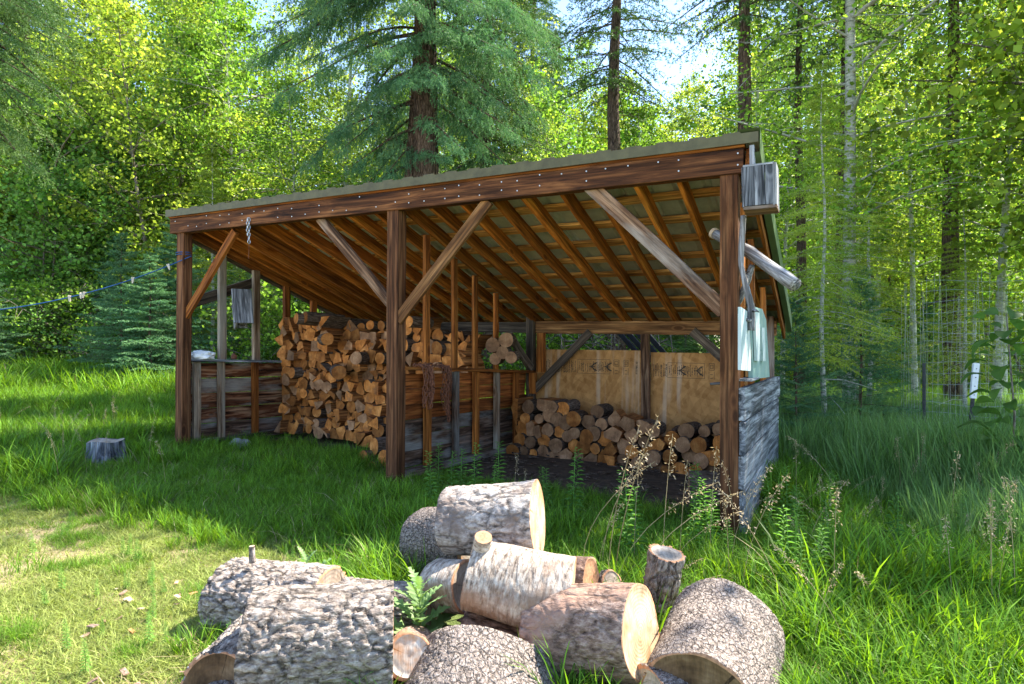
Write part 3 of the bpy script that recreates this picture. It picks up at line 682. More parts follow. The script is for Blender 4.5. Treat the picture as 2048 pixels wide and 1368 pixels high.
def prism(poly, depth, r, roundp, endslot=0):
    """log along local X, cross-section polygon in local Y-Z; end faces slot 0, split faces 1, bark 2"""
    cx = sum(p[0] for p in poly)/len(poly); cy = sum(p[1] for p in poly)/len(poly)
    V = []; Fq = []; mi = []
    if roundp:
        rad = min(math.hypot(p[0]-cx, p[1]-cy) for p in poly)*1.02; n = 14; ph = r.random()*6
        ring = [(math.cos(2*math.pi*k/n)*rad*(1+.05*math.sin(3*2*math.pi*k/n+ph)), math.sin(2*math.pi*k/n)*rad*(1+.05*math.cos(2*2*math.pi*k/n+ph))) for k in range(n)]
        side = [2]*n
    else:
        ring = []; side = []; arc = r.randrange(len(poly)) if r.random() < .8 else -1
        for k in range(len(poly)):
            a, b2 = poly[k], poly[(k+1) % len(poly)]
            if math.hypot(a[0]-b2[0], a[1]-b2[1]) < .012: continue
            ring.append((a[0]-cx, a[1]-cy)); side.append(2 if k == arc else 1)
            if k == arc:                               # the outer face of a split piece is round
                m_ = ((a[0]+b2[0])/2-cx, (a[1]+b2[1])/2-cy)
                for t in (.3, .7):
                    q = (a[0]+(b2[0]-a[0])*t-cx, a[1]+(b2[1]-a[1])*t-cy); ring.append((q[0]*1.13, q[1]*1.13)); side.append(2)
    n = len(ring)
    if n < 3: return None
    nseg = 4; bow = r.uniform(-.01, .01); tilt = (r.uniform(-.10, .10), r.uniform(-.10, .10))
    for s in range(nseg):
        t = s/(nseg-1); j = 1+r.uniform(-.04, .03)
        for (y, z) in ring: V.append((t*depth + (tilt[0]*y+tilt[1]*z if s == 0 else 0), y*j+bow*math.sin(t*3), z*j))
    for s in range(nseg-1):
        for k in range(n): Fq.append((s*n+k, s*n+(k+1) % n, (s+1)*n+(k+1) % n, (s+1)*n+k)); mi.append(side[k])
    Fq.append(tuple(range(n))[::-1]); mi.append(0); Fq.append(tuple((nseg-1)*n+k for k in range(n))); mi.append(0)
    # bark rim proud of the cut wood on round pieces
    Fq = [f[::-1] for f in Fq]
    return (cx, cy), mesh('firewood', V, Fq, [M['fw_end_dull'] if endslot else M['fw_end'], M['fw_split'], M['fw_bark']], mi)
NFW = 0
def stack(u0, u1, w0, w1, vf, sx, sz, seed, roundp, labeler, top=None, skip=None, dull=0, group='', depth=.42, jv=.05, yaw=.10):
    global NFW
    r = random.Random(seed); pts = []
    nz_ = int((w1-w0)/sz)
    for j in range(nz_):
        x = u0 + r.uniform(0, sx)
        while x < u1:
            pts.append((x + r.uniform(-.25, .25)*sx, w0+(j+.5)*sz + r.uniform(-.32, .32)*sz)); x += sx*r.uniform(.65, 1.35)
    polys = voronoi(pts, (u0, w0, u1, w1))
    for (pu, pw), poly in zip(pts, polys):
        if len(poly) < 3: continue
        if top and pw > top(pu): continue
        if skip and skip(pu, pw): continue
        subs = [poly]
        if r.random() < .34 and not roundp > .5:       # a piece split once more
            k = r.randrange(len(poly)); kk = (k+len(poly)//2) % len(poly); a, b2 = sorted((k, kk))
            subs = [poly[a:b2+1], poly[b2:]+poly[:a+1]]
        for poly in subs:
            if len(poly) < 3: continue
            isr = r.random() < roundp and len(subs) == 1
            cx = sum(p[0] for p in poly)/len(poly); cy = sum(p[1] for p in poly)/len(poly)
            poly = [(cx+(p[0]-cx)*.975, cy+(p[1]-cy)*.975) for p in poly]
            res = prism([(-p[0], p[1]) for p in poly], depth*r.uniform(.85, 1.1), r, isr, 1 if r.random() < dull else 0)
            if res is None: continue
            v = vf(cx, cy)+r.uniform(-jv, jv)
            m = axis_matrix(P(cx, v, cy), P(cx, v, cy)+Vd + Ud*r.uniform(-yaw, yaw) + Zz*r.uniform(-.05, .05))
            m = m @ Matrix.Rotation(r.uniform(-.08, .08), 4, 'X')
            ob('firewood_log' if isr else 'split_firewood', res[1], m, None, labeler(cx, cy, isr, cy), 'firewood', group); NFW += 1
def lab1(u, w, isr, _):
    a = 'round firewood' if isr else 'split firewood'
    b2 = 'along the top' if w > 1.35 else ('high' if w > .85 else ('low' if w > .4 else 'at the base'))
    if u < 4.35: return f'{a} above the partition ledge behind the studs'
    c2 = 'at the left edge' if u > 5.7 else ('in the middle' if u > 4.9 else 'next to the middle post')
    return f'{a} {b2} in the big stack, {c2}'
G1 = 'firewood stacked behind the middle post'
def vf1(u, w):
    v = 1.42
    if u < 4.9: v -= max(0, .62-w)*.9*min(1, (4.9-u)/.5)
    if w > 1.25 and u < 5.3: v += .25*min(1, (w-1.25)/.2)
    return v
stack(3.18, 6.25, .10, 1.72, vf1, .160, .130, 21, .14, lab1, top=lambda u: 1.70 if u > 5.3 else 1.58+.05*math.sin(u*5), skip=lambda u, w: u < 4.25 and w < .98, dull=.22, group=G1, jv=.085, yaw=.16)
# large rounds beside the foot of the middle post
r = random.Random(8)
def roundlog(px, py, rp, v, label, group=None, depth=.4, yaw=0, dull=0, name='firewood_log', zr=None):
    u_, v_, w_ = FP(px, py, v); rad = rp/F*P(u_, v_, w_).y
    n = 16; poly = [(math.cos(2*math.pi*k/n)*rad, math.sin(2*math.pi*k/n)*rad*(1+.06*math.sin(k))) for k in range(n)]
    res = prism(poly, depth, r, True, dull); c = P(u_, v_, w_)
    return ob(name, res[1], axis_matrix(c, c+Vd+Ud*yaw+Zz*r.uniform(-.06, .06)), None, label, 'firewood', group)
for px, py, rp, v, yaw, lb in ((748, 893, 19, .62, -.5, 'pale-ended round log jutting left of the middle post, uppermost of the thick ones'), (727, 918, 17, .55, -.2, 'orange-ended round log low beside the middle post foot'),
                    (768, 917, 18, .45, -.1, 'pale round log end half hidden by the middle post'), (745, 945, 22, .4, -.3, 'thick grey-barked log lowest beside the middle post'), (690, 938, 19, .7, -.2, 'round log end half buried in grass left of the middle post'), (655, 925, 14, .9, 0, 'small round log end in the grass below the big stack')):
    roundlog(px, py, rp, v, lb, G1, yaw=yaw, dull=0)
for px, py, rp, v, lb in ((592, 637, 12, 1.15, 'round log lying on the very top left of the stack'), (610, 634, 12, 1.2, 'dark-barked thick log on top of the stack beside the orange stud')):
    roundlog(px, py, rp, v, lb, G1, depth=.55, yaw=-.35)
for i, px in enumerate((665, 690, 722, 740, 762)):
    roundlog(px, 652+3*math.sin(i*4), 10, 1.75, 'dim round log on the back top of the big stack under the roof', G1, depth=.4)
roundlog(815, 643, 13, 1.3, 'pale-ended round log lying highest just right of the middle post', G1, depth=.45)
for px, py, rp, v, yw, dl, lb in ((712, 716, 13, 1.10, .35, 1, 'grey log lying slantwise in the step of the big stack'), (655, 678, 13, 1.12, 1.3, 0, 'long split-faced log lying sideways near the top left of the stack'), (678, 745, 15, 1.08, 1.1, 0, 'thick brown log lying sideways in the upper half of the stack')):
    roundlog(px, py, rp, v, lb, G1, yaw=yw, dull=dl)
# grey unsplit logs at the right end behind the studs
for i, (px, py, rp) in enumerate(((985, 690, 15), (1005, 705, 13), (1012, 680, 15), (990, 718, 12), (1022, 715, 12))):
    roundlog(px, py, rp, 1.72, 'grey-barked log at the right end of the stack behind the last stud', G1, yaw=.35, depth=.34, dull=1)
def lab2(u, w, isr, _):
    a = 'round brown firewood log' if isr else 'split wedge of firewood'
    c2 = 'at the left' if u > 2.2 else ('in the middle' if u > 1.1 else 'at the right')
    b2 = 'topmost' if w > .42 else ('low' if w < .2 else 'midway up')
    return f'{a}, {b2}, {c2} of the pile under the back panels'
G2 = 'firewood piled under the back panels'
stack(.08, 2.98, -.02, .72, lambda u, w: 2.15+.25*w, .155, .145, 33, .72, lab2, top=lambda u: .66 if u > 2.3 else (.56+.07*math.sin(u*4)), dull=.65, group=G2, jv=.07)
u_, v_, w_ = FP(1395, 985, .75)
b_ = P(.45, .75, .13); pol = [(math.cos(2*math.pi*k/20)*.2, math.sin(2*math.pi*k/20)*.2) for k in range(20)]
rr_ = prism(pol, .4, r, True, 1); ob('log_round', rr_[1], axis_matrix(b_, b_+Vd*.3-Ud+Zz*.02), None, 'thick grey log round lying inside the shed by the right post', 'log')
# dirt floor and scraps inside the bay
dv = [P(u, v, .028+.02*mn.noise(Vector((u*3, v*3, 0)))) for v in np.linspace(.15, 3.0, 12) for u in np.linspace(.05, 6.2, 24)]
ob('shed_floor', mesh('shed_floor', dv, [(j*24+i, j*24+i+1, (j+1)*24+i+1, (j+1)*24+i) for j in range(11) for i in range(23)], M['dirt']), kind='structure')
mb = MB()
for i in range(260):
    p = P(rn.uniform(.1, 3), rn.uniform(.1, 2.2), .05); a = rn.random()*6.28
    mb.box((-rn.uniform(.02, .06), -rn.uniform(.006, .02), 0), (rn.uniform(.02, .06), .012, .008), M_=Matrix.Translation(p) @ Matrix.Rotation(a, 4, 'Z') @ Matrix.Rotation(rn.uniform(-.2, .2), 4, 'Y'))
ob('wood_chips', mb.mesh('wood_chips', M['fw_bark']), kind='stuff')

# ------------------------------------------------------------ big log rounds in the foreground
def round_mesh(Ln, r0, r1, seed, style, lob=.05):
    """bark body: plated relief as real displacement; returns body mesh and two end meshes"""
    rr = random.Random(seed); na = 190; nx = max(30, int(Ln/.0062)); sd = Vector((seed*3.7, seed*1.3, 0))
    A = {'fir': (.014, 13, 27), 'flake': (.0075, 40, 60), 'birch': (.0022, 7, 7), 'brown': (.005, 9, 11), 'rough': (.006, 12, 14)}[style]
    V = []; a1, a2 = rr.random()*6, rr.random()*6; cut0 = (rr.uniform(-.06, .06), rr.uniform(-.06, .06)); cut1 = (rr.uniform(-.08, .08), rr.uniform(-.08, .08))
    E = [[], []]
    for i in range(nx):
        t = i/(nx-1); rad = r0+(r1-r0)*t
        for k in range(na):
            th = 2*math.pi*k/na; c, s = math.cos(th), math.sin(th)
            b_ = rad*(1+lob*math.sin(2*th+a1)+lob*.6*math.sin(3*th+a2)+.02*mn.noise(Vector((t*3, c*2, s*2))+sd))
            x = t*Ln + (1-t)*(cut0[0]*c+cut0[1]*s)*b_ + t*(cut1[0]*c+cut1[1]*s)*b_
            q = Vector((x*A[1], c*rad*A[2], s*rad*A[2]))+sd
            dq = Vector((mn.noise(q*.6), mn.noise(q*.6+Vector((9, 0, 0))), mn.noise(q*.7+Vector((0, 9, 0)))))*1.3
            dd = mn.voronoi(q*.8+dq)[0]; edge = min(1., (dd[1]-dd[0])*5.0)
            msk = min(1., max(.25, .75+1.6*mn.noise(q*.22+Vector((4, 4, 4))))); h = A[0]*msk*(edge-.75) + A[0]*.28*mn.noise(q*2.6) + A[0]*.26*mn.noise(q*6.1) + .011*mn.noise(Vector((x*5, c*1.4, s*1.4))+sd)
            rim = min(i, nx-1-i); 
            V.append((x, c*(b_+h), s*(b_+h)))
            if i == 0: E[0].append((x, c*(b_-.010), s*(b_-.010)))
            if i == nx-1: E[1].append((x, c*(b_-.010), s*(b_-.010)))
    n0 = len(V); V += E[0] + E[1]
    i_ = np.arange(nx-1)[:, None]*na; k_ = np.arange(na)[None, :]; k2 = (k_+1) % na
    Fq = np.stack([(i_+k_), (i_+na+k_), (i_+na+k2), (i_+k2)], -1).reshape(-1, 4)
    k = np.arange(na); kk = (k+1) % na
    rim0 = np.stack([k, kk, n0+kk, n0+k], -1); rim1 = np.stack([(nx-1)*na+k, n0+na+k, n0+na+kk, (nx-1)*na+kk], -1)
    Fq = np.concatenate([Fq, rim0, rim1])[:, ::-1]
    mi = np.zeros(len(Fq), dtype=int); mi[-2*na:] = 1
    ends = []
    for e in (0, 1):
        R = [Vector(p) for p in E[e]]; cen = sum(R, Vector())/na; EV = []; m_ = 9; sgn = 1 if e == 0 else -1
        for j in range(m_):
            f = 1-j/m_
            for q in R:
                p = cen.lerp(q, f); p.x += sgn*(.004 if j else .0)+.0025*mn.noise(p*30+sd)*(1 if j else 0); EV.append(p)
        EV.append(cen+Vector((sgn*.006, 0, 0))); EF = []
        for j in range(m_-1):
            for q in range(na):
                f = (j*na+q, j*na+(q+1) % na, (j+1)*na+(q+1) % na, (j+1)*na+q); EF.append(f if e else f[::-1])
        for q in range(na):
            f = ((m_-1)*na+q, (m_-1)*na+(q+1) % na, m_*na); EF.append(f if e else f[::-1])
        ends.append((EV, EF))
    return V, Fq, mi, ends
BK = {'fir': 'bark_fir', 'flake': 'bark_flake', 'birch': 'bark_birch', 'brown': 'bark_brown', 'rough': 'bark_pale_rough'}
LOGS = []
def biglog(label, a, b_, ra, rb_, style, seed, e0='cut_grey', e1='cut_grey', name='log_round', stubs=(), lob=.04):
    pa, pb_ = WP(*a), WP(*b_); Ln = (pb_-pa).length; r0 = ra/F*a[2]; r1 = rb_/F*b_[2]
    V, Fq, mi, ends = round_mesh(Ln, r0, r1, seed, style, lob)
    m = axis_matrix(pa, pb_) if abs((pb_-pa).normalized().z) < .9 else axis_matrix(pa, pb_, Vector((0, 1, 0)))
    LOGS.append((pa, pb_, max(r0, r1)))
    root = thing(name, label, 'log', M_=m, group='sawn log rounds heaped in front of the shed')
    ob('bark', mesh('bark', V, np.ascontiguousarray(Fq), [M[BK[style]], M['cambium']], mi, True), m, root)
    for (EV, EF), mt in zip(ends, (e0, e1)): ob('cut_end', mesh('cut_end', EV, EF, [M[mt]], None, True), m, root)
    for (sp, sq, sr, mt) in stubs:
        q = MB(); p0, p1 = WP(*sp), WP(*sq); mm = axis_matrix(p0, p1, Vector((0, 1, .01))); ln = (p1-p0).length
        q.tube([(0, 0, 0), (ln*.5, 0, 0), (ln, .002, 0)], [sr*1.15, sr, sr*.92], 12, cap=False)
        q.add([(ln, .002+math.cos(2*math.pi*k/12)*sr*.92, math.sin(2*math.pi*k/12)*sr*.92) for k in range(12)], [tuple(range(12))], 1)
        ob('branch_stub', q.mesh('branch_stub', [M[BK[style]], M[mt]], True), mm, root)
    return root
biglog('mottled grey log on top of the heap, bright cut end facing right', (896, 1042, 3.02), (1076, 1036, 2.92), 66, 77, 'rough', 1, e1='cut_fresh')
biglog('dark grey round standing behind the left of the topmost log', (850, 1086, 3.5), (962, 1075, 3.2), 66, 70, 'flake', 2)
biglog('pale smooth-barked log in the middle with an orange knot', (941, 1148, 2.62), (1143, 1196, 2.55), 70, 80, 'birch', 3, e0='cut_grey', e1='cut_fresh', stubs=[((962, 1112, 2.60), (966, 1074, 2.55), .040, 'cambium')])
biglog('small grey block wedged left of the pale smooth log', (872, 1168, 2.85), (935, 1172, 2.75), 50, 52, 'birch', 4)
biglog('brown-barked log with a big oval cream cut end facing right', (1085, 1262, 2.50), (1283, 1266, 2.28), 84, 92, 'brown', 5, e1='cut_fresh')
biglog('huge speckled round at the right, shaded hollow end towards the viewer', (1400, 1432, 2.10), (1448, 1278, 2.58), 126, 114, 'flake', 6, e0='cut_shaded')
biglog('slim upright log standing in the grass behind the heap', (1312, 1205, 2.86), (1333, 1106, 2.80), 32, 33, 'fir', 7, e1='cut_grey')
biglog('furrowed log at the back left with a short stub', (452, 1190, 2.98), (660, 1212, 2.82), 72, 76, 'fir', 8, e1='cut_grey', stubs=[((505, 1125, 2.88), (503, 1092, 2.88), .014, 'cut_fresh')])
biglog('widest deeply furrowed log at the front left of centre', (500, 1292, 2.30), (786, 1280, 2.36), 112, 114, 'fir', 9)
biglog('half-hidden grey log behind the widest furrowed log', (690, 1225, 2.85), (868, 1228, 2.80), 64, 60, 'fir', 10)
biglog('sloping furrowed log at the lower left with a shade-darkened end', (432, 1385, 2.22), (560, 1275, 2.75), 80, 90, 'fir', 11, e0='cut_shaded')
biglog('dark chunk of bark-covered log at the bottom left corner of the heap', (400, 1540, 1.95), (470, 1432, 2.3), 95, 92, 'flake', 12)
biglog('small log with cracked grey round end facing the viewer', (819, 1312, 2.26), (832, 1292, 2.75), 45, 42, 'brown', 13, e0='cut_pale', lob=.02)
biglog('large speckled log dome at the bottom centre', (915, 1660, 1.95), (978, 1345, 2.42), 205, 148, 'flake', 14)
biglog('speckled log just showing at the bottom right of the heap', (1300, 1425, 2.12), (1400, 1420, 2.2), 80, 80, 'flake', 15)
biglog('log behind the pale smooth one with a reddish cut end', (1070, 1150, 3.0), (1182, 1158, 2.86), 38, 44, 'brown', 16, e1='cambium')
biglog('knobbly grey log resting behind the cream-ended log', (1120, 1215, 2.8), (1300, 1245, 2.72), 48, 28, 'flake', 17)
biglog('dark short block behind the reddish-ended log', (1190, 1175, 3.05), (1225, 1165, 2.95), 26, 26, 'flake', 18)
biglog('furrowed log filling the gap under the pale smooth log', (935, 1290, 2.72), (1120, 1330, 2.62), 90, 92, 'brown', 19)

# old grey chopping stump in the grass at the left
sx, sy = -4.42, 6.65; sz = gz(sx, sy); root = thing('tree_stump', 'low grey weathered stump in the tall grass left of the shed', 'stump', (sx, sy, sz))
V = []; nS = 48; lv = 14
for j in range(lv):
    t = j/(lv-1)
    for k in range(nS):
        th = 2*math.pi*k/nS; fl = 1+.38*(1-t)**2*(1+.5*math.sin(5*th))
        rr_ = .165*fl*(1+.06*math.sin(4*th+.6)+.04*mn.noise(Vector((math.cos(th)*3, math.sin(th)*3, t*2))))
        V.append((math.cos(th)*rr_, math.sin(th)*rr_*1.05, -.05+.30*t+.012*math.sin(3*th)*t))
Fq = [(j*nS+k, j*nS+(k+1) % nS, (j+1)*nS+(k+1) % nS, (j+1)*nS+k) for j in range(lv-1) for k in range(nS)]
Mst = axis_matrix(Vector((sx, sy, sz)), Vector((sx, sy, sz+1)), Vector((0, 1, 0)))
inv = Mst.inverted() @ Matrix.Translation((sx, sy, sz))
ob('trunk', mesh('trunk', [inv @ Vector(v) for v in V], Fq, M['grey'], None, True), Mst, root)
top = [inv @ (Vector(v)+Vector((0, 0, -.004))) for v in V[-nS:]]; cen = sum(top, Vector())/nS - Vector((.012, 0, 0))
ob('cut_end', mesh('cut_end', top+[cen], [(k, (k+1) % nS, nS) for k in range(nS)], M['cut_grey'], None, False), Mst, root)

# ------------------------------------------------------------ wire fence at the right
fc = Vector((6.0, 9.0, gz(6, 9))); fence = thing('wire_fence', 'tall galvanised mesh fence panel on steel posts at the right', 'fence', fc)
fpts = [WP(1803, 700, 9.4), WP(1850, 700, 8.2), WP(1950, 700, 7.9), WP(2080, 700, 7.9)]
fpts = [Vector((p.x, p.y, 0)) for p in fpts]
def fpos(s):
    s = max(0, min(2.999, s)); i = int(s); return fpts[i].lerp(fpts[i+1], s-i)
mb = MB()
for i in range(40):
    s = i/39*3; p = fpos(s); g = gz(p.x, p.y); q = p + Vector((.05*math.sin(i*1.3), 0, 0))
    top = 2.35+.18*math.sin(i*.5)
    mb.tube([p+Zz*g-fc, p+Vector((.02*math.sin(i*2.1), 0, 0))+Zz*(g+1.1)-fc, q+Zz*(g+top)-fc], .0021, 3, cap=False)
for j in range(18):
    z = .1+j*.135; mb.tube([fpos(s)+Zz*(gz(fpos(s).x, fpos(s).y)+z+.02*math.sin(s*3+j))-fc for s in np.linspace(0, 3, 22)], .0021, 3, cap=False)
ob('wire_mesh', mb.mesh('wire_mesh', M['wire']), Matrix.Translation(fc), fence, kind='stuff')
def tpost(px, pyt, d, label_white, lean):
    p = WP(px, pyt, d); g = gz(p.x, p.y); b0 = Vector((p.x-lean, p.y, g-.1)); m = axis_matrix(b0, p, Vector((0, 1, 0)))
    ln = (p-b0).length; q = MB(); q.box((0, -.022, -.003), (ln, .022, .003)); q.box((0, -.003, .0032), (ln, .003, .03))
    for i in range(int(ln/.06)): q.box((i*.06, -.007, -.009), (i*.06+.02, .007, -.0032))
    o = ob('fence_post', q.mesh('fence_post', M['steel_dark']), m, fence, label_white)
    return m, ln, o
tpost(1848, 726, 8.1, None, 0)
m, ln, po = tpost(1952, 727, 7.0, 'dark steel fence post with a white painted top', .13)
q = MB(); q.box((ln-.40, -.034, -.0135), (ln+.004, .034, -.010)); q.box((ln-.40, -.034, -.010), (ln+.004, -.0305, .012)); q.box((ln-.40, .0305, -.010), (ln+.004, .034, .012)); ob('white_sleeve', q.mesh('white_sleeve', M['white_paint']), m, po)
q = MB()
for f in (.06, .16, .26, .36): q.tube([(ln-f, 0, -.0138), (ln-f, 0, -.017)], .006, 8)
ob('bolt', q.mesh('bolt', M['steel_dark']), m, po, kind='stuff')

# ------------------------------------------------------------ vegetation builders
G = np.random.default_rng(5)
def unit(a): return a/np.maximum(np.linalg.norm(a, axis=-1, keepdims=True), 1e-9)
def tri_faces(n): return np.arange(n*3, dtype=np.int32).reshape(-1, 3)
def needles(B, D, Ln, n, nl, nw, g=G, fwd=.55):
    N = len(B); t = g.random((N, n, 1)); p = B[:, None]+D[:, None]*t*Ln[:, None, None]
    r = g.normal(size=(N, n, 3)); Dn = D[:, None]; r = unit(r-Dn*(r*Dn).sum(-1, keepdims=True))
    d = unit(Dn*fwd+r*.85); L_ = nl*(1-.45*t)*(.8+.4*g.random((N, n, 1)))
    s = unit(np.cross(d, g.normal(size=(N, n, 3))))*nw/2
    return np.stack([p-s, p+s, p+d*L_], 2).reshape(-1, 3)
def rotz(a):
    c, s = np.cos(a), np.sin(a); return np.array([[c, -s, 0], [s, c, 0], [0, 0, 1]])
def spray(g, L_, droop, bstep=.12, fstep=.07, fl=(.10, .20), hang=.6, side=.36, up=0., start=.12):
    """conifer branch along +X: finger bases, directions, lengths, plus the stick points"""
    B = []; D = []; Ls = []
    def main(t): return np.array([L_*t*(1-.08*droop), 0, up*L_*t - droop*L_*(t**1.6)*.55 + .10*L_*max(0, t-.7)*droop*2])
    sticks = [([main(t) for t in np.linspace(0, 1, 7)], .012*L_+.004)]
    s = start*L_
    while s < L_:
        t = s/L_
        for sd in (-1, 1):
            bl = side*L_*(1-t)**.8*g.uniform(.7, 1.15)+.10; a = sd*g.uniform(.8, 1.2)
            p0 = main(t); d0 = np.array([math.cos(a), math.sin(a), -.12-hang*.25*g.random()]); q = .03
            while q < bl:
                f = q/bl; p = p0+d0*q+np.array([0, 0, -hang*.35*bl*f*f])
                dd = unit(d0*.7+np.array([g.normal()*.35, g.normal()*.35, -hang*g.uniform(.4, 1.3)]))
                B.append(p); D.append(dd); Ls.append(g.uniform(*fl)*(1-.3*f)); q += fstep*g.uniform(.7, 1.3)
        p = main(t); B.append(p); D.append(unit(main(min(1, t+.05))-main(max(0, t-.05)))); Ls.append(fl[1]); s += bstep*g.uniform(.8, 1.2)
    B.append(main(1.)); D.append(unit(main(1.)-main(.9))); Ls.append(fl[1]*1.1)
    return np.array(B), np.array(D), np.array(Ls), sticks
def conifer(name, H, R, base, nbr, droop, seed, mat, tmat, fl=(.12, .22), bstep=.2, fstep=.11, nn=8, nl=.055, nw=.013, hang=.5, tr=.012, dead=0, up=.0, topbare=0, double=False):
    g = np.random.default_rng(seed); VV = []
    tb = MB(); npt = 12
    tp = [(.02*H*.2*math.sin(i*1.1+seed), .02*H*.2*math.cos(i*.9+seed)*(i/npt), H*i/(npt-1)) for i in range(npt)]
    tr0 = tr*H; tb.tube([(tp[0][0], tp[0][1], -.3)]+tp, [tr0*1.35]+[tr0*(1-.93*(i/(npt-1))) for i in range(npt)], 10, cap=False)
    if double: tb.tube([(x-.40-.02*i, y+.1, z-.2) for i, (x, y, z) in enumerate(tp)], [tr0*.72*(1-.9*(i/(npt-1))) for i in range(npt)], 10, cap=False)
    def tpos(z): i = min(npt-2, int(z/H*(npt-1))); f = z/H*(npt-1)-i; return np.array(tp[i])*(1-f)+np.array(tp[i+1])*f
    lib = [spray(g, 1.0, droop, bstep/max(.6, R*.7), fstep/max(.6, R*.7), (fl[0]/R*1.1, fl[1]/R*1.1), hang, up=up) for _ in range(5)]
    for i in range(nbr):
        h = (i+g.random())/nbr; z = base+(H-base)*h**1.05*.99
        prof = (1-h)**.75*(.25+.75*min(1, (h+.08)*6)); Lb = max(.12, R*prof*g.uniform(.65, 1.12)); a = i*2.4+g.normal()*.3
        B, D, Ls, st = lib[i % 5]; keep = g.random(len(B)) < min(1, .35+.65*Lb/R*1.4)
        m = rotz(a); tilt = .25*h+g.normal()*.13; c, s = math.cos(tilt), math.sin(tilt); m = m @ np.array([[c, 0, -s], [0, 1, 0], [s, 0, c]])
        p0 = tpos(z)
        b2 = (B[keep]*Lb) @ m.T + p0; d2 = D[keep] @ m.T; l2 = np.clip(Ls[keep]*R*.9, fl[0]*.5, fl[1]*1.2)*(.55+.45*min(1, Lb/R*1.5))
        VV.append(needles(b2, d2, l2, nn, nl, nw, g))
        pts = [(np.array(p)*Lb) @ m.T + p0 for p in st[0][0]]; tb.tube(pts[::2], [st[0][1]*Lb*k*(.35 if H < 10 else .7) for k in (1.2, .9, .6, .3)], 4, cap=False)
    for i in range(dead):
        z = g.uniform(.8, base+1.5); a = g.random()*6.28; l = g.uniform(.4, 1.1); p0 = tpos(z); q = [p0+np.array([math.cos(a)*l*t, math.sin(a)*l*t, -.25*l*t*t+g.normal()*.03]) for t in (0, .35, .7, 1)]
        tb.tube(q, [.012, .009, .006, .003], 4, cap=False)
    V = np.concatenate(VV)
    return (name, tb.mesh('trunk', tmat, True), mesh('crown', V, tri_faces(len(V)//3), mat))
def leaves(Pn, size, g, hangd=.4):
    N = len(Pn); d = unit(g.normal(size=(N, 3))*[1, 1, .7]-[0, 0, hangd]); s = unit(np.cross(d, g.normal(size=(N, 3)))); n = np.cross(d, s)
    sz = size*g.uniform(.65, 1.25, size=(N, 1)); w = .42
    a = Pn; b_ = Pn+d*sz*.45+s*sz*w+n*sz*.10; c = Pn+d*sz; e = Pn+d*sz*.45-s*sz*w+n*sz*.10
    V = np.stack([a, b_, c, e], 1).reshape(-1, 3); k = np.arange(N)[:, None]*4
    F_ = np.concatenate([k+[0, 1, 2], k+[0, 2, 3]], 1).reshape(-1, 3).astype(np.int32); return V, F_
def broadleaf(name, H, R, base, nl, seed, mat, tmat, size=.075, stems=1, tr=.011, limbs=34, spread=.5, clump=.22, lean=0.05, prof=None, hang=.4):
    g = np.random.default_rng(seed); tb = MB(); PL = []
    centers = []
    for s in range(stems):
        a0 = g.random()*6.28; ln = (lean if stems == 1 else g.uniform(.12, .34)); hh = H*(1 if s == 0 else g.uniform(.6, .95)); npt = 9
        off = np.array([g.normal()*.12*(stems > 1), g.normal()*.12*(stems > 1), 0])
        tp = [off+np.array([math.cos(a0)*ln*hh*t+.05*math.sin(t*7+seed), math.sin(a0)*ln*hh*t+.05*math.cos(t*6), hh*t-.2*(t == 0)]) for t in np.linspace(0, 1, npt)]
        tr0 = tr*hh; tb.tube(tp, [tr0*(1.15 if i == 0 else 1-.9*i/(npt-1)) for i in range(npt)], 8, cap=False)
        for i in range(limbs//stems):
            h = (i+g.random())/(limbs/stems); z = base+(hh-base)*h; t = z/hh*(npt-1); k = min(npt-2, int(t)); p0 = tp[k]*(1-t+k)+tp[k+1]*(t-k)
            pr = (math.sin(math.pi*min(1, .12+h*.88))**.6) if prof is None else prof(h)
            Lb = R*pr*g.uniform(.5, 1.1)+.15; a = i*2.4+g.normal()*.4; el = spread*g.uniform(.5, 1.3)
            q = [p0+np.array([math.cos(a+.3*t_)*Lb*t_, math.sin(a+.3*t_)*Lb*t_, el*Lb*t_-.15*Lb*t_*t_]) for t_ in np.linspace(0, 1, 5)]
            tb.tube(q, [max(.005, .016*Lb*(1-.75*t_)) for t_ in np.linspace(0, 1, 5)], 4, cap=False)
            for t_ in (.3, .45, .55, .65, .75, .85, .95, 1.):
                k2 = min(3, int(t_*4)); c0 = q[k2]*(1-t_*4+k2)+q[k2+1]*(t_*4-k2); c1 = c0+g.normal(size=3)*.2*Lb*[1, 1, .6]
                tb.tube([c0, c1], [.006, .003], 3, cap=False)
                centers.append((c1, clump*.62*g.uniform(.6, 1.4)*(.6+.4*Lb/R)))
        centers.append((tp[-1], clump))
    W_ = np.array([c[1]**2 for c in centers]); W_ = W_/W_.sum(); idx = g.choice(len(centers), nl, p=W_)
    cc = np.array([c[0] for c in centers])[idx]; rr = np.array([c[1] for c in centers])[idx]
    Pn = cc+g.normal(size=(nl, 3))*rr[:, None]*[1.25, 1.25, .75]
    V, Fq = leaves(Pn, size, g, hang)
    return (name, tb.mesh('trunk', tmat, True), mesh('crown', V, Fq, mat))
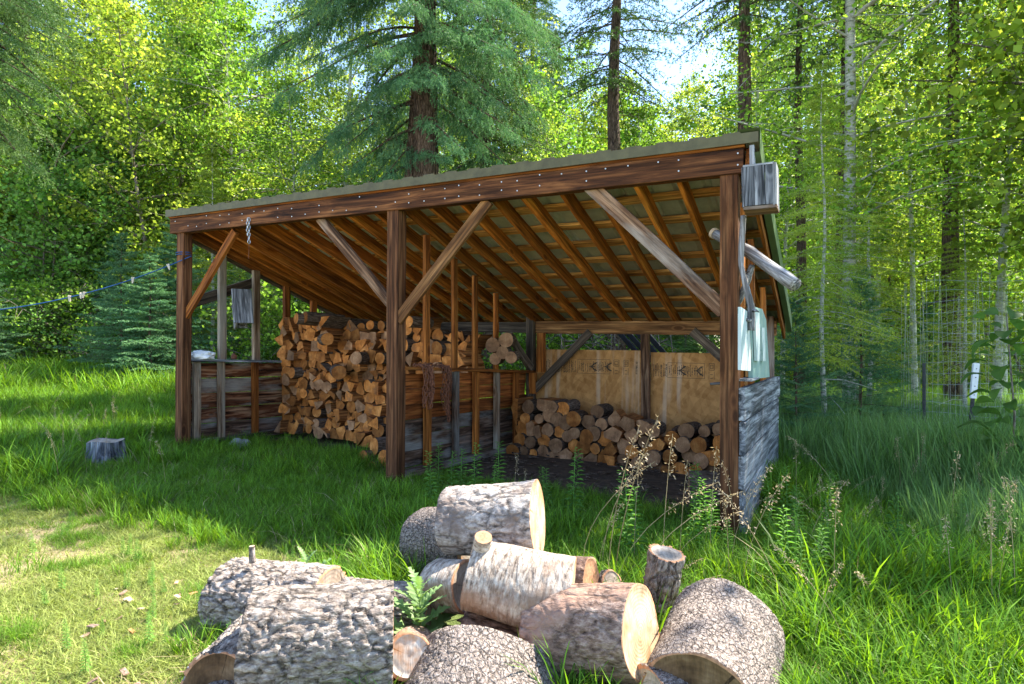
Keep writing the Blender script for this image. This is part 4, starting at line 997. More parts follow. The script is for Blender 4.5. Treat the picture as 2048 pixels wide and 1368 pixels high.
def plant_tree(proto, x, y, sc_, rz, label, cat='tree', group=None, sxy=1.0, name=None, dz=0, mat=None, lean=(0, 0)):
    m = Matrix.Translation((x, y, gz(x, y)+dz)) @ Matrix.Rotation(lean[0], 4, 'X') @ Matrix.Rotation(lean[1], 4, 'Y') @ Matrix.Rotation(rz, 4, 'Z') @ Matrix.Diagonal((sc_*sxy, sc_*sxy, sc_, 1))
    root = ob(name or proto[0], None, m, None, label, cat, group)
    for nm, me in (('trunk', proto[1]), ('crown', proto[2])):
        o = bpy.data.objects.new(nm, me); C.objects.link(o); o.parent = root
    return root
T = {}
T['spruce'] = conifer('spruce_tree', 22, 2.7, 5.5, 200, .9, 1, M['ndl'], M['trunk_dark'], (.16, .32), .12, .085, 9, .085, .020, .8, .0105, dead=16)
T['spruce_dark'] = conifer('spruce_tree', 20, 2.9, 4.0, 180, 1.0, 2, M['ndl_dark'], M['trunk_dark'], (.16, .32), .12, .085, 9, .085, .020, .9, .010, dead=20)
T['fir'] = conifer('fir_tree', 13, 2.2, .8, 200, .45, 3, M['ndl'], M['trunk_mid'], (.14, .26), .11, .08, 9, .075, .018, .35, .009, up=.08)
T['fir_y'] = conifer('fir_tree', 6.6, 1.35, 1.5, 125, .7, 4, M['ndl_y'], M['trunk_pale'], (.10, .20), .12, .08, 9, .05, .012, .25, .0075, up=.05, dead=8)
T['fir_y2'] = conifer('fir_tree', 9.5, 2.2, 1.0, 170, .5, 9, M['ndl_y'], M['trunk_mid'], (.13, .25), .10, .07, 10, .065, .016, .4, .0085, up=.05, dead=8)
T['pine'] = conifer('conifer_tree', 17, 2.0, 8.2, 90, .9, 21, M['ndl'], M['trunk_dark'], (.16, .32), .16, .11, 9, .085, .020, .9, .0125, dead=34)
T['sapling'] = conifer('young_spruce', 2.7, .95, .12, 85, .1, 5, M['ndl_lit'], M['trunk_dark'], (.07, .13), .085, .05, 14, .032, .009, .08, .010, up=.22)
T['sapling2'] = conifer('young_spruce', 3.2, 1.25, .1, 90, .2, 6, M['ndl_lit'], M['trunk_dark'], (.09, .16), .10, .06, 12, .038, .011, .1, .010, up=.12)
T['aspen'] = broadleaf('aspen_tree', 15, 1.9, 4.0, 10500, 11, M['leaf_y'], M['trunk_pale'], .10, 1, .0068, 44, .55, .30)
T['aspen2'] = broadleaf('aspen_tree', 13, 2.1, 2.6, 11500, 12, M['leaf'], M['trunk_pale'], .10, 1, .0068, 44, .5, .30)
T['aspen_fine'] = broadleaf('aspen_tree', 13, 2.1, 2.6, 17000, 19, M['leaf'], M['trunk_pale'], .062, 1, .0068, 50, .5, .30)
T['maple'] = broadleaf('maple_tree', 9.5, 2.3, 1.0, 14500, 13, M['leaf'], M['trunk_mid'], .13, 4, .008, 64, .6, .30)
T['maple2'] = broadleaf('maple_tree', 8.0, 2.3, .8, 13500, 14, M['leaf_c'], M['trunk_mid'], .13, 5, .008, 60, .5, .32)
T['maple3'] = broadleaf('maple_tree', 11, 2.2, 2.2, 13500, 17, M['leaf_y'], M['trunk_mid'], .12, 2, .008, 56, .6, .32)
T['bush'] = broadleaf('leafy_bush', 1.8, 1.1, .1, 5000, 15, M['leaf'], M['trunk_mid'], .07, 6, .008, 36, .7, .16)
T['bush2'] = broadleaf('leafy_bush', 1.4, 1.2, .05, 5000, 16, M['leaf_c'], M['trunk_mid'], .06, 7, .008, 36, .7, .16)

# hero spruce behind the shed: each drooping branch is a part
def hero(seed, L_, droop):
    g = np.random.default_rng(seed); B, D, Ls, st = spray(g, L_, droop, .075, .048, (.14, .30), 1.25, .30, start=.16)
    kp = np.array([mn.noise(Vector((p[0]*2.6+seed, p[1]*2.6, 0))) > -.16 for p in B]); B, D, Ls = B[kp], D[kp], Ls[kp]*g.uniform(.75, 1.25, kp.sum()); B = B+g.normal(size=B.shape)*.04
    V = needles(B, D, Ls, 32, .044, .0105, g, .6)
    tb = MB(); pts = st[0][0]; tb.tube(pts, [.034, .028, .022, .017, .013, .009, .004], 6, cap=False)
    for i in range(16):
        t = g.uniform(.05, .5); p = np.array(pts[int(t*6)]); a = g.uniform(-1.6, 1.6); l = g.uniform(.25, .6)
        tb.tube([p, p+np.array([math.cos(a)*l*.5, math.sin(a)*l*.5, -.05]), p+np.array([math.cos(a)*l, math.sin(a)*l, -.3*l])], [.006, .004, .002], 3, cap=False)
    V2 = np.array([tuple(v) for v in tb.V]); F2 = []
    for f in tb.F:
        for k in range(1, len(f)-1): F2.append((f[0], f[k], f[k+1]))
    F2 = np.array(F2, dtype=np.int32); n0 = len(V)
    me = mesh('branch', np.concatenate([V, V2]), np.concatenate([tri_faces(n0//3), F2+n0]), [M['ndl_lit'], M['trunk_dark']], np.concatenate([np.zeros(n0//3, int), np.ones(len(F2), int)]))
    return me
HB = [hero(31, 3.0, 1.0), hero(32, 2.4, .8), hero(33, 3.3, 1.25), hero(34, 1.7, .9)]
hx, hy = -1.88, 12.2; hz = gz(hx, hy)
hs = thing('spruce_tree', 'large old spruce with double trunk and drooping branches right behind the shed roof', 'tree', (hx, hy, hz))
tb = MB(); npt = 14
tp = [(.03*math.sin(i*.8), .03*math.cos(i), 24*i/(npt-1)) for i in range(npt)]
tb.tube([(.1, 0, -.3)]+[(x+.12+.008*i, y, z) for i, (x, y, z) in enumerate(tp)], [.36]+[.31*(1-.9*i/(npt-1)) for i in range(npt)], 18, cap=False)
ob('trunk', tb.mesh('trunk', M['trunk_dark'], True), Matrix.Translation((hx, hy, hz)), hs)
tb = MB(); tb.tube([(x-.24+.03*max(0, i-3), y+.05, z*.42-.2) for i, (x, y, z) in enumerate(tp)], [.21*(1-.85*i/(npt-1)) for i in range(npt)], 16, cap=False)
ob('trunk', tb.mesh('trunk', M['trunk_dark'], True), Matrix.Translation((hx, hy, hz)), hs)
rh = random.Random(5)
def hbranch(h, az, k, s, pitch=0):
    m = Matrix.Translation((hx, hy, hz+h)) @ Matrix.Rotation(math.radians(az), 4, 'Z') @ Matrix.Rotation(math.radians(-pitch+rh.uniform(-7, 7)), 4, 'Y') @ Matrix.Rotation(rh.uniform(-.35, .35), 4, 'X') @ Matrix.Diagonal((s, s*rh.choice((-1, 1))*rh.uniform(.85, 1.15), s*rh.uniform(.85, 1.25), 1))
    ob('branch', HB[k], m, hs)
# azimuth 0 = right, -90 = towards the camera, 180 = left
for h, az, k, s, p in ((8.6, -100, 1, .85, 0), (7.7, -140, 0, .8, -4), (6.7, -90, 3, 1.0, -4), (8.4, -60, 0, .8, -2), (6.6, -20, 1, .95, -8), (7.4, -70, 3, 1.0, 0), (9.0, -130, 0, .9, 0), (6.2, -160, 3, 1.1, -8), (6.9, 178, 0, .95, -10), (8.8, 188, 0, 1.1, 2), (7.9, 12, 0, 1.0, -6), (7.2, 2, 1, 1.1, -14), (9.0, 172, 2, 1.05, 4), (8.4, 195, 0, 1.08, 0), (7.6, 186, 1, 1.3, -8), (9.4, 215, 2, .95, 0), (8.2, 228, 0, .8, 5), (7.3, -105, 1, .8, -2), (7.9, -80, 1, .9, 4), (6.8, -120, 3, .9, -6), (8.8, -95, 0, .7, 0),
                       (6.9, -62, 3, 1.0, 0), (7.8, -45, 0, .85, -2), (8.9, -20, 2, .95, 6), (9.3, 8, 2, 1.0, 3), (8.3, -6, 0, 1.05, -6), (7.0, -25, 1, 1.0, -14), (6.4, 5, 1, 1.0, -16), (5.9, -38, 3, .95, -10), (5.7, -150, 3, .9, -8),
                       (6.3, 205, 1, .85, -14), (5.6, 165, 3, 1.0, -10), (5.2, -55, 3, .7, 0), (5.0, 188, 3, .9, -6), (6.0, 170, 1, .7, -20), (7.4, 150, 0, .9, 0), (7.0, 60, 0, .9, 0), (8.0, 100, 2, .9, 0), (6.0, 95, 1, .9, 0), (5.4, -125, 3, .75, -14)):
    hbranch(h, az, k, s, p)
rg = random.Random(77)
for i in range(78):
    h = 9.2+i*.18; hbranch(h, i*137.5+rg.uniform(-20, 20), rg.choice((0, 1, 2)), max(.3, (1-.75*(h-9)/14.5))*rg.uniform(.75, 1.05), rg.uniform(-4, 8))

# named trees: (photo x, distance, kind, scale, widthscale, rotation, label)
def at(px, d): return (px-1024)/F*d, d
for px, d, k, s, sxy, rz, lb in (
    (-62, 10.4, 'spruce', .9, .8, .3, 'conifer at the far left edge of the view with brown trunk'),
    (232, 19, 'maple', 1.15, 1.0, 1.0, 'multi-stemmed maple over the meadow at the left'),
    (90, 21, 'maple2', 1.35, 1.0, 2.0, 'broadleaf tree at the left edge over dark undergrowth'),
    (330, 17.5, 'maple3', .95, 1.0, 4.0, 'slender leafy tree directly left of the shed'),
    (150, 24, 'maple3', 1.25, 1.1, 0.4, 'tall yellow-green maple high at the upper left'),
    (425, 15.5, 'fir_y', .92, 1.2, 1.4, 'soft yellow-green young fir just behind the left roof corner'),
    (300, 13.8, 'sapling2', .95, 1.3, 1.0, 'low bluish spruce spreading over the grass left of the shed'),
    (372, 21, 'aspen', 1.0, 1.0, 1.0, 'pale-stemmed aspen left of the big spruce'),
    (432, 22, 'aspen2', 1.15, 1.0, 2.2, 'tall white-trunked aspen behind the fir at the upper left'),
    (600, 17, 'aspen2', .62, 1.3, 2.9, 'bright green leafy tree between aspen and big spruce'),
    (1232, 16, 'pine', 1.0, 1.3, 2.0, 'dark conifer hanging into the view right of the big spruce'),
    (1488, 12.6, 'pine', 1.0, .95, 4.1, 'tall conifer with bare reddish trunk above the right roof corner'),
    (1712, 10.9, 'aspen_fine', 1.22, 1.2, 1.2, 'white slender aspen trunk right of the shed roof'),
    (1905, 13.2, 'pine', 1.0, .95, 0.2, 'stout brown-trunked conifer behind the wire fence'),
    (1988, 12.6, 'aspen_fine', 1.05, 1.0, 3.0, 'thin aspen leaning near the right edge'),
    (1646, 8.8, 'fir_y', .86, 1.0, 2.2, 'thin yellow-green young fir with pale trunk right of the shed'),
    (1740, 10.6, 'fir_y', .85, 1.1, 5.0, 'feathery young fir behind the pale-trunked one'),
    (1930, 11.0, 'fir_y', .72, 1.1, 1.0, 'golden-tipped young fir behind the wire fence'),
    (1592, 8.6, 'sapling', .8, 1.1, 1.0, 'small spruce sapling right beside the grey plank wall'),
    (1722, 9.4, 'sapling', 1.0, 1.15, 3.3, 'taller spruce sapling standing before the young firs'),
    (1300, 16.5, 'aspen2', .62, 1.1, .5, 'short leafy aspen above the middle of the shed roof'),
    (1180, 18, 'maple2', .72, 1.1, 1.5, 'light green round-headed tree seen past the roof edge'),
    (1420, 16, 'aspen', .55, 1.0, 2.7, 'broadleaf tree rising above the right half of the roof'),
    (1560, 18, 'aspen2', .85, 1.0, 3.7, 'yellow-green tree behind the right roof corner'),
    (1835, 15.5, 'aspen', .80, 1.0, .9, 'leafy tree filling the space left of the stout trunk'),
    (2010, 17, 'aspen2', 1.0, 1.0, 5.9, 'broadleaf tree at the far right edge'),
    (1372, 15.5, 'fir', .40, 1.2, 2.0, 'blue-green fir top peeping over the roof'),
    (1600, 14.0, 'pine', .9, .7, 2.2, 'grey-trunked conifer behind the small sapling'),
    (1690, 13.6, 'pine', 1.0, .9, .2, 'dark conifer trunk in the grove right of the shed'),
):
    x, y = at(px, d); plant_tree(T[k], x, y, s, rz, lb, group=None, sxy=sxy)
# shade trees standing outside the frame to the right (they throw the shade in front of the shed)
for x, y, k, s, rz in ((9.5, 9.2, 'maple3', 1.1, 1), (10.4, 8.7, 'maple3', 1.36, 2.2), (15.0, 7.4, 'maple', 1.4, 3), (10.6, 10.3, 'maple3', 1.15, 4.0)):
    plant_tree(T[k], x, y, s, rz, 'tree of the grove at the right rising out of the picture', group='trees of the right-hand grove')
rg = random.Random(9); spots = []
def far_enough(x, y, dmin):
    return all((x-a)**2+(y-b)**2 > dmin**2 for a, b in spots)
GB = 'forest trees in the background'
names = {'aspen': 'pale-stemmed aspen', 'aspen2': 'green aspen', 'maple': 'leafy maple', 'maple2': 'broadleaf tree', 'maple3': 'yellow-green broadleaf tree', 'spruce': 'tall spruce', 'pine': 'bare-trunked conifer', 'spruce_dark': 'dark spruce', 'fir': 'bushy fir', 'fir_y2': 'feathery fir'}
n = 0
for tries in range(4000):
    y = 18+44*rg.random()**1.1; k_ = rg.uniform(-.98, .98); x = k_*y
    if y < 24 and abs(x) < 2.5: pass
    if not far_enough(x, y, 2.3 if y < 34 else 3.0): continue
    if x > .22*y and y < 34 and rg.random() < .72: continue
    kk = rg.choice(('aspen', 'aspen2', 'maple', 'maple2', 'maple3', 'maple3', 'aspen', 'aspen', 'maple3', 'maple2', 'aspen2', 'fir_y2', 'spruce') if x < 4 else ('aspen', 'aspen2', 'maple3', 'maple3', 'aspen', 'aspen', 'spruce', 'aspen', 'maple', 'aspen2', 'maple3', 'aspen'))
    side = 'left' if x < -.25*y else ('right' if x > .3*y else 'middle')
    spots.append((x, y)); n += 1
    plant_tree(T[kk], x, y, rg.uniform(.78, 1.1)*(1.0 if y < 24 else (1.25 if y < 40 else 1.45)), rg.random()*6.28, f'{names[kk]} of the {"nearer" if y < 28 else "farther"} forest background on the {side} side', group=f'{names[kk]}s of the {"nearer" if y < 28 else "farther"} {side} background')
    if n > 185: break
for i in range(46):
    y = rg.uniform(66, 90); x = (-.95+1.9*(i+rg.random())/46)*y; kk = rg.choice(('maple', 'aspen2', 'maple2', 'maple3'))
    plant_tree(T[kk], x, y, rg.uniform(1.1, 1.5), rg.random()*6.28, 'small far-off broadleaf tree at the end of the view through the trunks', group='far-off trees', sxy=1.4)
# understorey along the forest edge
for i in range(150):
    y = rg.uniform(13.5, 44); k_ = rg.uniform(-.95, .95); x = k_*y
    if y < 16 and -5.5 < x < 4: continue
    if x > .25*y and rg.random() < .6: continue
    kk = rg.choice(('bush', 'bush2', 'sapling2', 'sapling', 'bush')); side = 'left' if x < 0 else 'right'
    nm = {'bush': 'green leafy bush', 'bush2': 'cool green low bush', 'sapling': 'young spruce', 'sapling2': 'spreading young spruce'}[kk]
    plant_tree(T[kk], x, y, rg.uniform(.7, 1.4)*(1 if y < 24 else 1.7), rg.random()*6.28, f'{nm} in the {"nearer" if y < 24 else "distant"} undergrowth on the {side} side', 'bush' if 'bush' in kk else 'tree', f'{"nearer" if y < 24 else "distant"} {side} undergrowth: {nm}')

# ------------------------------------------------------------ ground sheet
def axis(lo, hi, fine0, fine1, f, c):
    a = list(np.arange(fine0, fine1, f)); x = fine0; st = f
    left = []
    while x > lo: st *= 1.25; x -= st; left.append(max(x, lo))
    x = a[-1]; st = f; right = []
    while x < hi: st *= 1.25; x += st; right.append(min(x, hi))
    return left[::-1]+a+right
gx = axis(-400, 400, -9, 9, .22, 0); gy = axis(-30, 700, .6, 14, .22, 0)
GV = [(x, y, gz(x, y)) for y in gy for x in gx]; nx_ = len(gx)
GF = np.array([(j*nx_+i, j*nx_+i+1, (j+1)*nx_+i+1, (j+1)*nx_+i) for j in range(len(gy)-1) for i in range(nx_-1)], dtype=np.int32)
ob('ground', mesh('ground', GV, GF, M['ground'], None, True), kind='structure')

# ------------------------------------------------------------ grass: patches scattered with geometry nodes
def blades(n, R_, h, w, bend, g, seg=3, upright=.25, clump=None):
    V = []; Fq = []; k = 0
    for i in range(n):
        a = g.random()*6.28; r = R_*math.sqrt(g.random()); p = np.array([math.cos(a)*r, math.sin(a)*r, -.02])
        if clump: p[:2] = np.array(clump[g.integers(len(clump))])+g.normal(size=2)*.02
        L_ = h*g.uniform(.5, 1.15); az = g.random()*6.28; d = np.array([math.cos(az), math.sin(az), 0]); s = np.array([-d[1], d[0], 0])
        s = unit(s+d*g.normal()*.6); b_ = bend*g.uniform(.3, 1.4); ww = w*g.uniform(.7, 1.3); lean = upright*g.random()
        for j in range(seg):
            t = j/seg; c = p+np.array([0, 0, 1])*L_*t*(1-.28*b_*t)+d*L_*(lean*t+b_*t*t*.8); V += [c-s*ww/2*(1-t*.55), c+s*ww/2*(1-t*.55)]
        t = 1; V.append(p+np.array([0, 0, 1])*L_*(1-.30*b_-.12*b_*b_)+d*L_*(lean+b_*.85))
        for j in range(seg-1): Fq += [(k+2*j, k+2*j+1, k+2*j+3), (k+2*j, k+2*j+3, k+2*j+2)]
        Fq.append((k+2*seg-2, k+2*seg-1, k+2*seg)); k += 2*seg+1
    return np.array(V), np.array(Fq, dtype=np.int32)
g = np.random.default_rng(3)
def pobj(name, me): return bpy.data.objects.new(name, me)
PR = {'tall': [], 'blue': [], 'lawn': [], 'lawndry': [], 'mid': []}
for i in range(5):
    cl_ = [(g.normal()*.09, g.normal()*.09) for _ in range(7)]
    V, Fq = blades(50, .17, .44, .0125, .55, g, 4, .35, clump=cl_); PR['tall'].append(pobj('grass_clump', mesh('grass_clump', V, Fq, M['grass'])))
    V, Fq = blades(42, .2, .85, .0135, .32, g, 4, .2, clump=cl_); PR['blue'].append(pobj('grass_clump', mesh('grass_clump', V, Fq, M['grass_blue'])))
    V, Fq = blades(70, .11, .06, .0052, .8, g, 2, .9); PR['lawn'].append(pobj('grass_clump', mesh('grass_clump', V, Fq, M['lawn'])))
    V, Fq = blades(70, .11, .035, .0032, 1.2, g, 2, 1.4); PR['lawndry'].append(pobj('grass_clump', mesh('grass_clump', V, Fq, M['lawn_dry'])))
    V, Fq = blades(90, .16, .17, .0055, .6, g, 3, .5); PR['mid'].append(pobj('grass_clump', mesh('grass_clump', V, Fq, M['grass'])))
V, Fq = blades(14, .2, .42, .006, .7, g, 4, .5); PR['tall'].append(pobj('grass_clump', mesh('grass_clump', V, Fq, M['straw'])))
V, Fq = blades(16, .16, .2, .006, 1.0, g, 3, .9); PR['mid'].append(pobj('grass_clump', mesh('grass_clump', V, Fq, M['straw'])))
def scatter(name, pts, protos):
    """pts: rows x, y, z, rot, scale, lean"""
    me = bpy.data.meshes.new(name); a = np.array(pts, dtype=np.float32); n = len(a)
    me.vertices.add(n); me.vertices.foreach_set('co', np.ascontiguousarray(a[:, :3]).ravel())
    at_ = me.attributes.new('rot', 'FLOAT_VECTOR', 'POINT'); rv = np.zeros((n, 3), dtype=np.float32); rv[:, 2] = a[:, 3]; rv[:, 0] = a[:, 5]; rv[:, 1] = G.normal(size=n)*.06; at_.data.foreach_set('vector', rv.ravel())
    at_ = me.attributes.new('scl', 'FLOAT', 'POINT'); at_.data.foreach_set('value', np.ascontiguousarray(a[:, 4]))
    at_ = me.attributes.new('idx', 'INT', 'POINT'); at_.data.foreach_set('value', G.integers(0, len(protos), n).astype(np.int32))
    o = ob(name, me, kind='stuff'); nt = bpy.data.node_groups.new(name, 'GeometryNodeTree')
    nt.interface.new_socket('Geometry', in_out='INPUT', socket_type='NodeSocketGeometry'); nt.interface.new_socket('Geometry', in_out='OUTPUT', socket_type='NodeSocketGeometry')
    gi = nt.nodes.new('NodeGroupInput'); go = nt.nodes.new('NodeGroupOutput'); ip = nt.nodes.new('GeometryNodeInstanceOnPoints'); jn = nt.nodes.new('GeometryNodeJoinGeometry')
    for p in protos:
        oi = nt.nodes.new('GeometryNodeObjectInfo'); oi.inputs['Object'].default_value = p; oi.inputs['As Instance'].default_value = True; nt.links.new(oi.outputs['Geometry'], jn.inputs[0])
    def named(nm, ty):
        q = nt.nodes.new('GeometryNodeInputNamedAttribute'); q.data_type = ty; q.inputs['Name'].default_value = nm; return q.outputs['Attribute']
    ip.inputs['Pick Instance'].default_value = True
    nt.links.new(gi.outputs[0], ip.inputs['Points']); nt.links.new(jn.outputs[0], ip.inputs['Instance']); nt.links.new(named('idx', 'INT'), ip.inputs['Instance Index'])
    nt.links.new(named('rot', 'FLOAT_VECTOR'), ip.inputs['Rotation']); nt.links.new(named('scl', 'FLOAT'), ip.inputs['Scale']); nt.links.new(ip.outputs[0], go.inputs[0])
    md = o.modifiers.new('scatter', 'NODES'); md.node_group = nt; return o
def shed_uv(x, y):
    dx, dy = x-R0.x, y-R0.y; return (-.884*dx+.467*dy), (.468*dx+.884*dy)
def in_shed(x, y, m=0.0):
    u, v = shed_uv(x, y); return -.12-m < u < 6.5+m and (.5 if u < 3.0 else .95)-m < v < 3.15+m
def log_clear(x, y):
    for a, b_, r_ in LOGS:
        ab = Vector((b_.x-a.x, b_.y-a.y)); l2 = ab.length_squared+1e-6; t = max(0, min(1, ((x-a.x)*ab.x+(y-a.y)*ab.y)/l2))
        if math.hypot(x-a.x-ab.x*t, y-a.y-ab.y*t) < r_*.9: return False
    return True
def lawn_amt(x, y):
    """1 on the mown lawn at the left front, 0 in the rough grass"""
    n = .35*mn.noise(Vector((x*.9, y*.9, 2)))
    e = 5.45 - .42*(x+4.0)            # the lawn ends along this line
    return sm((e-y+n)/.7)*sm((-.95-x+n*.7+max(0, 2.9-y)*.2)/.6)
pt = {k: [] for k in PR}
gg = random.Random(1)
def rnd(lo, hi): return gg.uniform(lo, hi)
N_ = 0
for i in range(15500):                                # rough grass, near
    y = 2.0+11.5*gg.random()**.9; x = rnd(-.92, .95)*(y+.6)
    if in_shed(x, y) or not log_clear(x, y): continue
    la = lawn_amt(x, y)
    if gg.random() < la: continue
    u, v = shed_uv(x, y)
    s = .78+.35*mn.noise(Vector((x*.8, y*.8, 7)))
    s *= .55+.45*sm(abs(x-(-1.2))/1.0) if y < 4.2 and x < 1 else 1
    t_ = max(0, min(1, 1-(6.65-y)/1.6)); ds = math.hypot(x+4.42*(y/6.65 if y < 6.65 else 1), (y-6.65) if y > 6.65 else 0)
    if ds < .34 and y > 5.2 and y < 6.95: s *= .38
    if la > .02 or (-3.9 < x < -1.2 and y < 5.6-.3*(x+1.2)): s *= .62
    if -.5 < v < 1.0 and -.5 < u < 6.9: s *= .46 if u < 3.6 else .6
    elif -1.7 < v <= -.5 and -.5 < u < 7.2: s *= .74
    bl = sm((x-2.6-.12*(y-4))/.9)*(1 if y > 3.6 else 0)
    key = 'blue' if gg.random() < bl*.8 else 'tall'
    if key == 'blue': s *= .95
    if y < 3.1 and x > .5: s *= .75
    pt[key].append((x, y, gz(x, y), rnd(0, 6.28), s*rnd(.7, 1.15), rnd(-.1, .1)))
for i in range(9000):
    y = 1.9+9*gg.random()**1.2; x = rnd(-.92, .95)*(y+.5)
    if in_shed(x, y) or not log_clear(x, y): continue
    la = lawn_amt(x, y)
    if la > .5 and gg.random() < .985: continue
    pt['mid'].append((x, y, gz(x, y), rnd(0, 6.28), rnd(.5, 1.1), rnd(-.2, .2)))
for i in range(9500):
    y = 1.9+4.6*gg.random()**1.1; x = rnd(-.93, .05)*(y+.5)
    if not log_clear(x, y): continue
    la = lawn_amt(x, y)
    if la < .12: continue
    if mn.noise(Vector((x*2.1, y*2.6, 31))) > .22 and gg.random() < .5: pt['mid'].append((x, y, gz(x, y), rnd(0, 6.28), rnd(.25, .5), rnd(-.2, .2)))
    dry = mn.noise(Vector((x*1.5, y*1.5, 11)))+.5*mn.noise(Vector((x*5, y*5, 1)))
    if dry > .10 and gg.random() < .88: pt['lawndry'].append((x, y, gz(x, y), rnd(0, 6.28), rnd(.7, 1.3), 0))
    else: pt['lawn'].append((x, y, gz(x, y), rnd(0, 6.28), rnd(.6, 1.25), 0))
    if gg.random() < .25: pt['lawndry'].append((x+.03, y, gz(x, y), rnd(0, 6.28), rnd(.7, 1.3), 0))
fg = []
for i in range(5200):
    y = 12+26*gg.random()**1.3; x = rnd(-.95, .95)*y
    if in_shed(x, y, .2): continue
    fg.append((x, y, gz(x, y), rnd(0, 6.28), rnd(.9, 1.7), rnd(-.1, .1)))
scatter('tall_grass', pt['tall'], PR['tall']); scatter('reed_grass', pt['blue'], PR['blue']); scatter('undergrowth_grass', pt['mid'], PR['mid'])
scatter('lawn_grass', pt['lawn'], PR['lawn']); scatter('dry_grass', pt['lawndry'], PR['lawndry']); scatter('meadow_grass', fg, PR['tall'])

# ------------------------------------------------------------ weeds, thistles and seed-head stalks
def jag_leaf(L_, W_, teeth, mat, seed, curl=.5):
    rr = random.Random(seed); V = [(0, 0, 0)]; Fq = []
    mid = []; Lf = []; Rt = []
    n = teeth*2
    for i in range(n+1):
        t = i/n; z = L_*(.35*t-curl*t*t*.6); x = L_*t*(1-.12*curl*t); w = W_*math.sin(math.pi*min(1, .08+t*.92))**.7*(1.0 if i % 2 else .38)*rr.uniform(.8, 1.2)
        mid.append((x, 0, z)); Lf.append((x+(.05*L_ if i % 2 else 0), w, z+.12*w*(1 if i % 2 else -1))); Rt.append((x+(.05*L_ if i % 2 else 0), -w, z+.12*w*(1 if i % 2 else -1)))
    V = mid+Lf+Rt; m = n+1
    for i in range(n): Fq += [(i, i+1, m+i+1, m+i), (i+1, i, 2*m+i, 2*m+i+1)]
    return mesh('leaf', V, Fq, mat)
TL = [jag_leaf(.17, .035, 6, M['thistle'], k) for k in range(3)]
def thistle(x, y, h, n, label, s=1.0, seed=1, z=None):
    rr = random.Random(seed); base = Vector((x, y, gz(x, y) if z is None else z)); root = thing('thistle_plant', label, 'plant', base, group='thistles around the log heap')
    b_ = MB(); b_.tube([(0, 0, -.05), (.01, 0, h*.5), (.0, .01, h)], [.006, .005, .003], 6); ob('stem', b_.mesh('stem', M['thistle'], True), Matrix.Translation(base), root)
    for i in range(n):
        t = (i+1)/n; m = Matrix.Translation(base+Vector((0, 0, h*(.12+.88*t)))) @ Matrix.Rotation(i*2.4+rr.uniform(-.3, .3), 4, 'Z') @ Matrix.Rotation(-(.1+.8*t)*rr.uniform(.7, 1.2), 4, 'Y') @ Matrix.Scale(s*(1.25-.75*t)*rr.uniform(.8, 1.15), 4)
        ob('leaf', TL[i % 3], m, root)
for px, py, d, h, n_, lb, s in ((838, 1215, 2.62, .34, 24, 'spiny thistle growing up between the logs in the middle of the heap', 1.25), (612, 1150, 3.25, .30, 10, 'pale thistle standing behind the back left log', .95),
                                (720, 1385, 2.15, .20, 8, 'small thistle poking up at the foot of the widest log', .7)):
    p = WP(px, py, d); base = max(gz(p.x, p.y), 0)
    thistle(p.x, p.y, (CAMZ-(py-684)/F*d)+.08-gz(p.x, p.y), n_, lb, s, int(px))
def leafy_mesh(h, n, ll, seed, mat):
    g_ = np.random.default_rng(seed); V = []; Fq = []; k = 0
    for i in range(n):
        t = (i+.5)/n; a = i*2.4; z = h*(.15+.85*t); L_ = ll*(1.2-.75*t)*g_.uniform(.8, 1.2); d = np.array([math.cos(a), math.sin(a), .5-.4*(1-t)]); s = np.array([-math.sin(a), math.cos(a), 0])*L_*.12
        p = np.array([.012*math.sin(z*9), .01*math.cos(z*7), z]); q = p+d*L_*.5; e = p+d*L_*.95-np.array([0, 0, .25*L_])
        V += [p, q-s, e, q+s]; Fq += [(k, k+1, k+2), (k, k+2, k+3)]; k += 4
    return mesh('foliage', np.array(V), np.array(Fq, dtype=np.int32), mat)
WL = [leafy_mesh(.55, 70, .085, s, M['weed']) for s in (1, 2, 3)]
sb = MB(); sb.tube([(0, 0, -.05), (.01, .005, .25), (0, 0, .55)], [.004, .003, .0015], 5); WS = sb.mesh('stem', M['weed'], True)
wr = random.Random(12)
def weed(x, y, s, label, group):
    m = Matrix.Translation((x, y, gz(x, y))) @ Matrix.Rotation(wr.uniform(-.12, .12), 4, 'X') @ Matrix.Rotation(wr.random()*6, 4, 'Z') @ Matrix.Scale(s, 4)
    root = ob('leafy_weed', None, m, None, label, 'plant', group)
    o = bpy.data.objects.new('stem', WS); C.objects.link(o); o.parent = root; o = bpy.data.objects.new('foliage', wr.choice(WL)); C.objects.link(o); o.parent = root
for px, py, d in ((878, 930, 5.3), (925, 935, 5.2), (998, 955, 5.0), (1085, 950, 4.9), (1092, 985, 4.7), (990, 975, 4.9), (1400, 985, 4.2), (1412, 1020, 4.0), (1425, 1010, 4.1), (1250, 1060, 3.9), (1270, 1100, 3.7), (905, 960, 5.0), (860, 985, 4.8), (1150, 985, 4.6), (950, 990, 4.8), (1390, 1060, 3.9)):
    x, y = at(px, d); w_ = 'before the partition wall of the shed' if px < 1130 else ('by the foot of the right post' if px > 1350 else 'amid the open bay behind the log heap'); weed(x, y, wr.uniform(.75, 1.15), f'leafy green weed growing {w_}', f'leafy weeds {w_}')
for i in range(26):
    y = wr.uniform(2.9, 6.5); x = wr.uniform(.35, .8)*y
    if not in_shed(x, y, .1) and log_clear(x, y): weed(x, y, wr.uniform(.6, 1.0), 'leafy green weed among the tall grass at the right', 'leafy weeds in the right-hand grass')
for i in range(46):
    y = wr.uniform(2.4, 4.6); x = -wr.uniform(.35, .8)*y; weed(x, y, wr.uniform(.12, .30), 'small leafy weed in the sunlit lawn', 'small weeds in the lawn')
